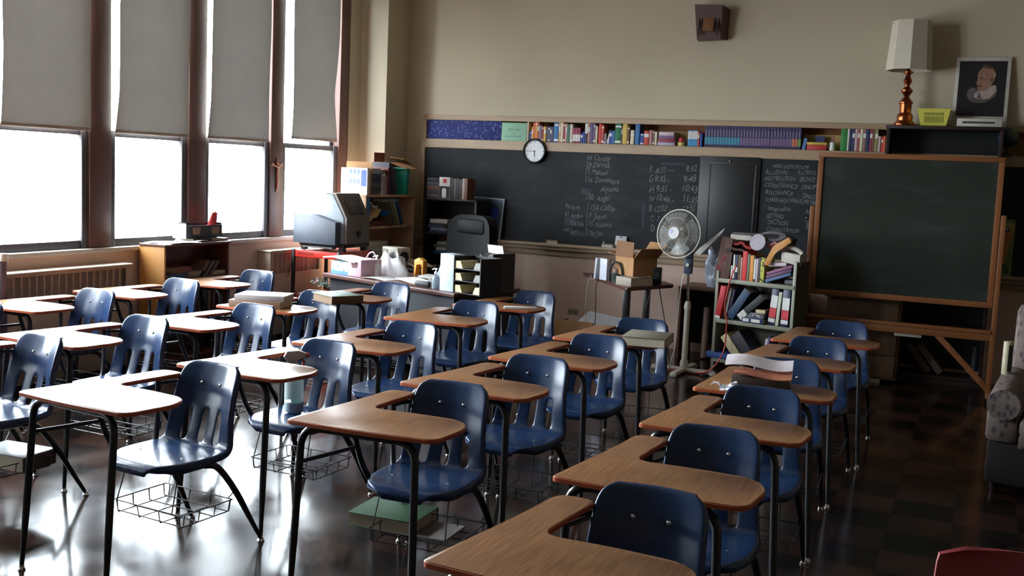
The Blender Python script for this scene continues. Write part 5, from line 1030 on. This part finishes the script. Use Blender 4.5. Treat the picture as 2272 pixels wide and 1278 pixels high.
# lower shelf
tag(O('book', book_b(.075, .24, .2), [col((206, 190, 150)), PAGES, PAPER], loc=GS(.225, .02, Z3_+.0), rot=(0, R(-40), AG)), 'thick cream book slanting on the lower metal shelf', 'book'); tag(O('book', book_b(.10, .26, .2), [col((52, 46, 58)), PAGES, PAPER], loc=GS(.328, .03, Z3_+.0), rot=(0, R(-40), AG)), 'thick dark book slanting behind the cream one on the lower shelf', 'book')
gb(.475, Z3_, .022, .23, .18, (196, 192, 206), 'white book upright on the lower metal shelf', 8, 'upright pair on the lower shelf'); gb(.50, Z3_, .016, .25, .18, (74, 54, 112), 'thin violet book upright on the lower metal shelf', 8, 'upright pair on the lower shelf')
lying('box', 'long blue box jutting out at the lower left of the metal shelf', 0, (.25, .2, .05), GS(-.04, -.02, Z3_+.0005), (44, 78, 148), None, AG, 'box')
tag(O('extension_cord', B().tube([GS(.20, -.02, .99), GS(.165, -.025, .90), GS(.15, -.03, .84), GS(.13, -.03, .72), GS(.115, -.035, .62), GS(.15, -.03, .52), GS(.15, -.03, .40), GS(.16, -.05, .25), GS(.12, -.10, .12), GS(.03, -.12, .03), GS(-.10, -.12, .010), GS(-.22, -.14, .010), GS(-.34, -.22, .012)], .0065, 8, smooth=3), mat('orange_red_cord', (206, 66, 46), .45)), 'red-orange extension cord hanging down the metal shelf to the floor', 'cord')

# ------------------------------------------------------------------ pedestal fan
FX, FY = -2.31, 9.13
t = T('pedestal_fan', 'ivory pedestal fan with a round wire cage standing by the metal shelf', 'fan', (FX, FY, 0), R(0))
b = B()
for a in (-4, 86): m = Matrix.Rotation(R(a), 4, 'Z'); b.box(-.29, -.026, .012, .29, .026, .045, .012, mtx=m)
O('base', b, FANP, t)
for a in (-94, -4, 86, 176): O('foot_cap', B().cbox((.27*math.cos(R(a)), .27*math.sin(R(a)), .018), (.06, .06, .035), (0, 0, R(a)), .008), FANP, t)
O('lower_pole', B().lathe([(0, .04), (.04, .04), (.036, .10), (.026, .12), (.025, .56), (.032, .575), (.032, .60), (.02, .64), (0, .64)], n=20), FANP, t)
O('upper_pole', B().tube([(0, 0, .62), (-.012, 0, .94)], .0115, 12), CHROME, t)
o = O('control_box', B().cbox((-.012, -.01, .985), (.072, .06, .20), (0, 0, 0), .01), mat('slate_blue_plastic', (62, 74, 92), .4), t); O('control_knob', B().lathe([(0, 0), (.018, 0), (.016, .012), (0, .014)], n=16, mtx=Matrix.Translation((-.012, -.040, .965)) @ Matrix.Rotation(R(90), 4, 'X')), FANP, o); O('button', B().box(-.024, -.046, 1.02, .0, -.038, 1.035, .002), mat('black_button', (24, 24, 26), .5), o)
HM = Matrix.Translation((-.105, -.06, 1.235)) @ Matrix.Rotation(R(14), 4, 'Z').inverted() @ Matrix.Rotation(R(84), 4, 'X')   # local z = towards the viewer
def hp(p): return HM @ Vector(p)
b = B(); b.lathe([(0, -.17), (.05, -.17), (.062, -.15), (.062, -.06), (.04, -.05), (0, -.05)], n=24, mtx=HM); O('motor', b, FANP, t)
O('neck', B().tube([hp((0, -.03, -.11)), (-.03, 0, 1.12), (-.012, -.005, 1.07)], .02, 10, smooth=1), mat('slate_blue_plastic', (62, 74, 92), .4), t)
b = B(); RC = .212
for sgn, zc in ((1, .075), (-1, -.05)):
    for i in range(56):
        a = 2*math.pi*i/56; c, s_ = math.cos(a), math.sin(a)
        b.tube([hp((r_*c, r_*s_, z)) for r_, z in ((.045, zc), (.12, zc*.98), (.185, zc*.62), (RC-.002, .002*sgn))], .0011, 4)
    b.tube([hp((.135*math.cos(2*math.pi*i/48), .135*math.sin(2*math.pi*i/48), zc*.93)) for i in range(48)], .0016, 5, closed=True)
O('cage', b, FANP, t)
O('cage_rim', B().tube([hp((RC*math.cos(2*math.pi*i/64), RC*math.sin(2*math.pi*i/64), 0)) for i in range(64)], .0055, 8, closed=True), FANP, t)
O('badge', B().lathe([(0, .07), (.058, .07), (.058, .08), (.05, .088), (0, .09)], n=32, mtx=HM), mat('fan_badge', (176, 174, 172), .3), t); O('badge_emblem', B().lathe([(0, .088), (.018, .088), (.016, .0925), (0, .093)], (0, 0, 0), 16, mtx=HM @ Matrix.Translation((-.03, .012, 0))), mat('badge_violet', (150, 146, 196), .3), t)
for k in range(4):
    def bl(u, v, k=k):
        r_ = .05+.14*v; a = 2*math.pi*k/4+.2+(-.42-.15*v)*(1-u)+(.55+.1*v)*u; return hp((r_*math.cos(a), r_*math.sin(a), .035*(u-.5)+.01))
    O('blade', B().sheet(bl, 8, 8, .002), FANB, t)
O('hub', B().lathe([(0, -.04), (.035, -.04), (.035, .045), (0, .05)], n=20, mtx=HM), FANP, t)
tag(O('fan_cord', B().tube([(FX-.03, FY-.02, .9), (FX-.06, FY-.02, .84), (FX-.075, FY-.02, .6), (FX-.08, FY-.02, .35), (FX-.075, FY-.06, .2), (FX-.1, FY-.1, .1), (FX-.12, FY-.04, .012), (FX-.25, FY+.1, .008)], .0055, 6, smooth=3), FANP), 'white cord hanging down along the fan pole', 'cord')

# ------------------------------------------------------------------ black desk behind the fan and plastic bag on it
t = T('black_table', 'dark kneehole table against the wall between the fan and the metal shelf', 'table', (-2.58, 9.80, 0)); w_, d_, h_ = 1.15, .5, .70
O('top', B().box(0, 0, h_-.03, w_, d_, h_, .004), DESKWOOD, t); O('side_panel', B().box(.0, .02, 0, .03, d_, h_-.03), REDWOOD, t); O('side_panel', B().box(w_-.03, .02, 0, w_, d_, h_-.03), DARKWOOD, t); O('back_panel', B().box(.03, d_-.03, .1, w_-.03, d_-.01, h_-.03), BLACK, t)
def bag2(u, v):
    a = 6.283*u; c, n = math.cos(a), math.sin(a); k = noise.noise(Vector((c*2.2, n*2.2, v*4)))*.035+noise.noise(Vector((c*6, n*6, v*9)))*.014
    r = .115*(1-.45*max(0, v-.55)/.45)*(.82+.18*math.sin(min(1, v*2.2)*1.57))+k*(.4+v)
    return (r*c*1.05-.05*max(0, v-.5), r*n*.8, .33*v+(.05*math.sin(2*a+.6)+.03*math.sin(5*a))*v*v)
b = B().sheet(bag2, 48, 18, .0015)
tag(O('plastic_bag', b, mat('blue_white_plastic', (176, 186, 204), .3), loc=(-2.25, 9.98, h_+.002)), 'pale blue-white plastic bag standing on the dark table behind the fan', 'bag')
tag(O('rolled_paper', B().tube([(-2.33, 9.95, .012), (-2.33, 9.98, .50)], .035, 12), col((120, 96, 84))), 'brown paper roll standing under the dark kneehole table', 'paper roll')
# ------------------------------------------------------------------ trapezoid table
t = T('trapezoid_table', 'small brown trapezoid table on two black posts, below the chalkboard', 'table', (-2.85, 9.25, 0))
P4 = [(-3.56, 9.81, .03), (-2.76, 8.75, .05), (-2.51, 9.39, .04), (-2.93, 9.95, .04)]; P4 = [(x+2.85, y-9.25, r_) for x, y, r_ in P4]
O('table_top', B().prism(round_poly(P4, 5), .722, .752, .006), mat('wine_brown_laminate', (84, 52, 46), .35, var=.12, scale=5), t)
for x, y in ((.025, -.28), (-.02, .50)): p = O('leg', B().box(x-.028, y-.028, .03, x+.028, y+.028, .722, .004), STEEL, t); O('foot', B().box(x-.05, y-.16, 0, x+.05, y+.16, .03, .006), STEEL, p)
ZS = .7525
t = T('router', 'white upright modem box with a paper behind it on the trapezoid table', 'modem', (-3.20, 9.27, ZS), R(-38)); O('case', B().box(0, 0, 0, .12, .05, .20, .006), mat('white_modem', (206, 208, 220), .35), t); O('side_case', B().cbox((-.035, .02, .10), (.03, .09, .20), (0, R(6), 0), .005), mat('pale_grey_modem', (190, 192, 200), .4), t)
tag(O('black_hoop', B().tube([(-3.06, 9.16, ZS+.008), (-3.06, 9.16, ZS+.14), (-3.0, 9.13, ZS+.195), (-2.93, 9.10, ZS+.16), (-2.91, 9.09, ZS+.008)], .011, 8, smooth=3), BLACK), 'black arched hoop beside the white modem', 'hoop')
t = T('glass_jar', 'small dark glass jar with a pinkish lid under the black hoop', 'jar', (-3.005, 9.18, ZS)); O('jar', B().lathe([(0, 0), (.04, 0), (.042, .07), (.03, .085), (0, .085)], n=18), mat('smoky_jar', (70, 78, 78), .15), t); O('lid', B().lathe([(0, .085), (.034, .085), (.034, .12), (0, .12)], n=18), col((150, 116, 106)), t)
lying('book', 'thick white-edged book under the cardboard box on the trapezoid table', 0, (.20, .27, .075), (-2.935, 8.97, ZS), (150, 138, 124), None, R(-30), 'book', True)
t = T('cardboard_box', 'open brown cardboard box with raised flaps on the trapezoid table', 'box', (-3.02, 9.19, ZS+.0755), R(-37)); w_, d_, h_ = .28, .26, .165
b = B(); b.box(0, 0, 0, w_, .005, h_); b.box(0, d_-.005, 0, w_, d_, h_); b.box(0, .005, 0, .005, d_-.005, h_); b.box(w_-.005, .005, 0, w_, d_-.005, h_); b.box(.005, .005, 0, w_-.005, d_-.005, .005); O('carton', b, CARD, t)
O('flap', B().cbox((.14, -.002, h_+.07), (.27, .004, .14), (R(-3), 0, 0)), CARDD, t); O('flap', B().cbox((w_+.055, d_*.5, h_+.045), (.14, .26, .004), (0, R(-42), 0)), CARD, t); O('flap', B().cbox((w_*.6, d_+.05, h_+.07), (.26, .004, .15), (R(-35), 0, 0)), CARD, t); O('flap', B().cbox((-.07, d_*.5, h_+.012), (.15, .24, .004), (0, R(10), 0)), CARD, t)
O('packing_tape', B().box(.10, -.0012, .0, .16, -.0002, .11), mat('buff_tape', (176, 142, 92), .4), t)
t = T('computer_speaker', 'small black speaker on the right end of the trapezoid table', 'speaker', (-2.68, 9.20, ZS), R(12)); O('case', B().box(0, 0, 0, .09, .09, .155, .006), BLACK, t); O('grille', B().lathe([(0, 0), (.032, 0), (.032, .003), (0, .003)], n=20, mtx=Matrix.Translation((.045, -.001, .085)) @ Matrix.Rotation(R(90), 4, 'X')), mat('speaker_grille', (44, 44, 48), .7), t)
for i, (pts, rgb, lab) in enumerate((([(-3.24, 9.42, .76), (-3.26, 9.36, .70), (-3.25, 9.36, .55), (-3.33, 9.6, .30), (-3.4, 9.8, .1), (-3.45, 9.9, .01)], (40, 34, 34), 'dark cord hanging from the left part of the trapezoid table'), ([(-2.62, 9.28, .75), (-2.60, 9.22, .70), (-2.56, 9.25, .5), (-2.53, 9.3, .3), (-2.5, 9.35, .01)], (30, 26, 28), 'dark cord hanging from the right end of the trapezoid table'), ([(-2.78, 9.55, .72), (-2.77, 9.5, .6), (-2.82, 9.5, .45), (-2.82, 9.55, .2), (-2.85, 9.6, .01)], (92, 70, 66), 'thin brown cord hanging behind the table posts'), ([(-3.42, 9.64, .755), (-3.44, 9.62, .65), (-3.45, 9.62, .45), (-3.45, 9.7, .2), (-3.5, 9.8, .02)], (206, 196, 188), 'thin white cord hanging at the left tip of the trapezoid table'), ([(-3.38, 9.55, .755), (-3.36, 9.5, .72), (-3.3, 9.45, .74), (-3.28, 9.4, .756)], (190, 170, 160), 'short pale looped cord on the left edge of the trapezoid table'))):
    tag(O('cord', B().tube(pts, .004, 6, smooth=3), col(rgb)), lab, 'cord', 'cords of the trapezoid table')
# things on the floor by the wall
t = T('cardboard_carton', 'flattened brown carton leaning behind the desk with the grey textbook', 'box', (-3.72, 9.55, 0), R(-5)); O('panel', B().box(0, 0, 0, .40, .02, .30), CARD, t); O('panel', B().box(.26, -.06, 0, .62, -.04, .26), mat('pink_brown_carton', (170, 118, 98), .8), t); O('side_panel', B().box(0, .02, 0, .012, .26, .28), CARDD, t); O('side_panel', B().box(.61, -.04, 0, .622, .24, .24), CARDD, t)
tag(O('white_board_sheet', B().prism_y([(0, 0), (.62, -.02), (.62, .26), (.14, .32), (.0, .18)], 0, .01), mat('white_foam_board', (212, 212, 216), .5), loc=(-3.70, 10.0, .03), rot=(R(-14), 0, 0)), 'bent white board sheet leaning on the rose wall behind the brown carton', 'board')

# ------------------------------------------------------------------ things on and in the student desks
def on_desk(i, r, f, z=.7405): return D(i, r, f, z)
def dbook(i, r, f, sz, rz, rgb, lab, z=.7405, name='book'):
    a = R(DESKS[i][2])+math.pi+R(rz); return lying(name, lab, 0, sz, D(i, r, f, z), rgb, None, a, name, True)
def bat(p, sz, rz, rgb, lab, flip=False):
    if flip:
        a = R(rz); p = (p[0]+sz[0]*math.cos(a)-sz[1]*math.sin(a), p[1]+sz[0]*math.sin(a)+sz[1]*math.cos(a), p[2]); rz += 180
    return lying('book', lab, 0, sz, p, rgb, None, R(rz), 'book', True)
# two worn books on a glaring desk
bat((-4.53, 5.62, .7405), (.36, .25, .045), 16, (142, 112, 92), 'lower of the two worn books stacked on the glaring desk')
bat((-4.50, 5.64, .786), (.34, .24, .035), 19, (176, 168, 166), 'upper of the two worn books, pale cover bright with glare')
# big flat book
t = T('textbook', 'big flat brown book with a grey-green marbled cover on the desk before the teacher desk', 'book', (-3.945, 6.36, .7405), R(152)); O('pages', B().box(.004, .004, .004, .29, .24, .052), mat('brown_page_edges', (128, 102, 78), .8, var=.1, scale=50, stretch=(1, 1, 9)), t); O('cover', B().box(0, 0, .052, .30, .25, .058, .001), mat('marbled_green_cover', (122, 140, 128), .4, var=.35, scale=7), t); O('back_cover', B().box(0, 0, 0, .30, .25, .004), mat('brown_page_edges', (128, 102, 78)), t); O('spine', B().box(-.002, 0, .002, .004, .25, .056, .001), mat('brown_spine', (104, 80, 62), .5), t)
tag(O('paper_strip', B().box(0, 0, 0, .235, .03, .018, .003), PAPER, loc=(-3.045, 6.795, .7405), rot=(0, 0, R(29))), 'long thin white paper roll on the desk beside the teacher desk', 'paper')
bat((-1.845, 5.795, .7405), (.255, .30, .055), 6, (124, 118, 104), 'grey-green textbook with pale page edges on the desk nearest the fan', True)
# papers, magazine and a thick book
bat((-1.02, 4.95, .7405), (.27, .20, .05), 6, (60, 46, 36), 'thick dark-edged book under the papers on the rightmost row desk')
tag(O('magazine', B().sheet(lambda u, v: (.27*u, .20*v, .004+.010*math.sin(u*5+1)*(1-v)), 10, 6, .006), mat('colourful_magazine', (176, 106, 80), .45, var=.4, scale=18), loc=(-1.015, 4.955, .7975), rot=(0, 0, R(7))), 'colourful magazine lying on the thick dark-edged book', 'magazine')
tag(O('paper_sheet', B().sheet(lambda u, v: (.32*u, .17*v, .02+.03*math.sin(v*2.2)+.010*math.sin(u*6)), 12, 8, .0025), mat('lilac_white_paper', (214, 204, 208), .6), loc=(-1.08, 5.07, .802), rot=(0, 0, R(8))), 'curled pale lilac paper sheet on top of the thick book', 'paper')
tag(O('crumpled_wrapper', B().sheet(lambda u, v: (.20*u+.012*math.sin(v*15), .10*v+.02*math.sin(u*9), .016+.010*math.sin(u*9+v*6)+.006*math.sin(u*14+v*11)), 22, 14, .0012), mat('shiny_white_wrapper', (216, 218, 228), .25), loc=(-1.10, 4.86, .741), rot=(0, 0, R(-36))), 'crumpled shiny white wrapper beside the thick book on the desk', 'wrapper')
# spray bottle on a seat
t = T('spray_bottle', 'translucent spray bottle half full of green liquid on a navy seat', 'bottle', D(11, .075, -.03, .458), R(40))
cl = bpy.data.materials.new('milky_plastic'); cl.use_nodes = True; q = cl.node_tree.nodes['Principled BSDF']; q.inputs['Base Color'].default_value = (.72, .82, .82, 1); q.inputs['Alpha'].default_value = .62; q.inputs['Roughness'].default_value = .3
O('bottle', B().lathe([(0, 0), (.046, 0), (.048, .008), (.048, .15), (.042, .165), (.024, .195), (.021, .205), (.021, .222), (0, .222)], n=28), cl, t)
O('liquid', B().lathe([(0, .004), (.045, .004), (.046, .05), (0, .05)], n=24), mat('green_liquid', (96, 146, 146), .2), t)
O('collar', B().lathe([(0, .222), (.019, .222), (.019, .246), (0, .246)], n=20), PAPER, t)
O('spray_head', B().prism_y([(-.03, .246), (.012, .246), (.016, .272), (.055, .276), (.057, .298), (.02, .312), (-.04, .308), (-.055, .28)], -.014, .014, .004), mat('grey_white_head', (196, 188, 182), .4), t); O('nozzle', B().lathe([(0, 0), (.011, 0), (.011, .016), (0, .016)], n=14, mtx=Matrix.Translation((.055, 0, .287)) @ Matrix.Rotation(R(90), 4, 'Y')), mat('red_nozzle', (206, 56, 60), .4), t); O('trigger', B().tube([(.03, 0, .272), (.048, 0, .255), (.04, 0, .235)], .006, 8, smooth=1), mat('red_nozzle', (206, 56, 60), .4), t)
# books in the baskets
bat((-2.335, 3.69, .197), (.31, .24, .06), 3, (64, 104, 74), 'thick green textbook lying in the wire basket of the centre front desk', True)
tag(O('loose_paper', B().box(0, 0, 0, .16, .2, .012), col((150, 142, 138)), loc=(-2.04, 3.70, .197), rot=(0, 0, R(3))), 'grey pamphlet beside the green textbook in the wire basket', 'pamphlet')
t = T('book', 'pale box-like thick book in the wire basket at the left edge', 'book', (-4.33, 3.50, .197), R(4)); O('pages', B().box(.004, .0, .004, .30, .2, .07), PAGES, t); O('cover', B().box(0, 0, .07, .305, .205, .076, .001), mat('pale_cover', (176, 180, 184), .3, var=.2, scale=6), t); O('spine', B().box(.300, -.002, 0, .306, .205, .07, .001), mat('dark_spine', (70, 62, 60), .5), t)
# ------------------------------------------------------------------ armchair and red chair at the right
FLW = m_pattern('faded_floral_upholstery', (116, 102, 95), (70, 56, 66), 30, .2, .5, .85, stretch=(1, 1, .6))
t = T('armchair', 'faded floral upholstered armchair cut off by the right border', 'armchair', (.545, 6.86, 0), R(-6))
def arm(x0, x1):
    b = B(); b.box(x0, -.40, .30, x1, .36, .53, .035); b.tube([((x0+x1)/2, -.425, .525), ((x0+x1)/2, -.2, .54), ((x0+x1)/2, .36, .56)], .088, 18); return b
for s in (-1, 1): O('armrest', arm(s*.30-.085 if s > 0 else -.385, s*.30+.085 if s > 0 else -.215), FLW, t)
O('seat', B().box(-.21, -.44, .34, .21, .30, .47, .04), FLW, t); O('seat_front', B().box(-.21, -.40, .28, .21, -.36, .36, .01), FLW, t)
O('backrest', B().cbox((0, .36, .68), (.66, .16, .72), (R(-10), 0, 0), .06), FLW, t); O('base', B().box(-.37, -.38, .06, .37, .36, .31, .02), mat('dark_brown_skirt', (34, 26, 24), .8), t)
for x in (-.32, .32):
    for y in (-.33, .33): O('leg', B().lathe([(.018, 0), (.03, .07), (0, .07)], (x, y, 0), 12), DARKWOOD, t)
t = T('rolled_magazine', 'cream and black rolled magazine standing on the armchair arm', 'magazine', (.215, 6.95, .628)); O('roll', B().lathe([(.024, 0), (.028, 0), (.028, .20), (.024, .20)], n=24), mat('cream_black_cover', (176, 166, 138), .5, var=.1), t)
O('dark_print', B().grid(lambda u, v: (.0285*math.cos(-1.5+u*1.1), .0285*math.sin(-1.5+u*1.1), .02+.16*v), 6, 1), mat('black_print', (40, 36, 34), .5), t)
t = T('red_chair', 'maroon plastic chair back cut off by the bottom right corner', 'chair', (.168, 2.43, 0), R(176))
def rcb(u, v):
    s = (u-.5)*2; hw = .235-.015*v if v < .9 else .2215-.06*((v-.9)/.1)**3; return (s*hw, .04*s*s-.26-.11*v, .46+.38*v)
O('backrest', B().sheet(rcb, 16, 16, .012), REDP, t); O('seat', B().cbox((0, -.03, .45), (.42, .44, .02), (0, 0, 0), .008), REDP, t)
for s in (-1, 1):
    O('leg', B().tube([(s*.2, .17, 0), (s*.18, .14, .42), (s*.18, -.2, .44)], .011, smooth=1), CHROME, t); O('leg', B().tube([(s*.2, -.27, 0), (s*.18, -.2, .42), (s*.17, -.27, .6)], .011, smooth=1), CHROME, t)
SKY = 46.0
SKY_DIM, SKY_SUN = .72, 1.6
EXPO = 0.0

# ------------------------------------------------------------------ camera, light
cam = bpy.data.cameras.new('camera'); co = bpy.data.objects.new('camera', cam); COL.objects.link(co)
cam.sensor_width = 36; cam.lens = 36*2340.1/2272; cam.clip_end = 200; cam.clip_start = .05
yaw, pit, rol = R(-23.753), R(6.260), R(2.482)
fw = Vector((math.sin(yaw)*math.cos(pit), math.cos(yaw)*math.cos(pit), -math.sin(pit)))
rt = Vector((math.cos(yaw), -math.sin(yaw), 0)); up = rt.cross(fw)
r2 = rt*math.cos(rol)+up*math.sin(rol); u2 = up*math.cos(rol)-rt*math.sin(rol)
m3 = Matrix((r2, u2, -fw)).transposed()
co.matrix_world = Matrix.Translation((0, 0, 1.709)) @ m3.to_4x4()
SC.camera = co
w = bpy.data.worlds.new('overcast_sky'); SC.world = w; w.use_nodes = True
N, L = w.node_tree.nodes, w.node_tree.links
bg = N['Background']; bg.inputs['Strength'].default_value = SKY
tc = N.new('ShaderNodeTexCoord'); sp = N.new('ShaderNodeSeparateXYZ'); L.new(tc.outputs['Generated'], sp.inputs[0])
cr = N.new('ShaderNodeValToRGB'); L.new(sp.outputs['Z'], cr.inputs[0])
cr.color_ramp.elements[0].position = 0; cr.color_ramp.elements[0].color = (.22, .21, .20, 1)
cr.color_ramp.elements[1].position = .12; cr.color_ramp.elements[1].color = (.86, .93, 1, 1)
mp = N.new('ShaderNodeMapRange'); mp.inputs['From Min'].default_value = -.35; mp.inputs['From Max'].default_value = .9
L.new(sp.outputs['Z'], mp.inputs['Value']); L.new(mp.outputs[0], cr.inputs[0])
cr.color_ramp.elements[1].position = .3
dt = N.new('ShaderNodeVectorMath'); dt.operation = 'DOT_PRODUCT'; L.new(tc.outputs['Generated'], dt.inputs[0]); dt.inputs[1].default_value = Vector((-.60, .70, .38)).normalized()
sm = N.new('ShaderNodeMapRange'); sm.interpolation_type = 'SMOOTHSTEP'; sm.inputs['From Min'].default_value = -.1; sm.inputs['From Max'].default_value = .95
sm.inputs['To Min'].default_value = SKY_DIM; sm.inputs['To Max'].default_value = SKY_SUN; L.new(dt.outputs['Value'], sm.inputs['Value'])
ml = N.new('ShaderNodeMix'); ml.data_type = 'RGBA'; ml.blend_type = 'MULTIPLY'; ml.inputs['Factor'].default_value = 1
L.new(cr.outputs[0], ml.inputs['A']); L.new(sm.outputs[0], ml.inputs['B']); L.new(ml.outputs['Result'], bg.inputs['Color'])
for i in range(len(POSTS)-1):
    y0, y1 = POSTS[i][1], POSTS[i+1][0]
    l = bpy.data.lights.new('window_portal', 'AREA'); l.shape = 'RECTANGLE'; l.size = y1-y0; l.size_y = 2.64; l.cycles.is_portal = True
    lo = bpy.data.objects.new('window_portal', l); COL.objects.link(lo)
    lo.matrix_world = Matrix.Translation((XW-.22, (y0+y1)/2, .985+1.32)) @ Matrix(((0, 0, -1), (1, 0, 0), (0, -1, 0))).to_4x4()
SC.view_settings.view_transform = 'Standard'; SC.view_settings.look = 'None'; SC.view_settings.gamma = 1
SC.view_settings.exposure = EXPO
try: SC.view_settings.use_curve_mapping = False
except Exception: pass
cy = SC.cycles
cy.use_denoising = True; cy.max_bounces = 10; cy.diffuse_bounces = 6; cy.glossy_bounces = 4; cy.transparent_max_bounces = 12; cy.caustics_reflective = False; cy.caustics_refractive = False
cy.sample_clamp_indirect = 6
try: cy.denoiser = 'OPENIMAGEDENOISE'; cy.denoising_input_passes = 'RGB_ALBEDO_NORMAL'
except Exception: pass
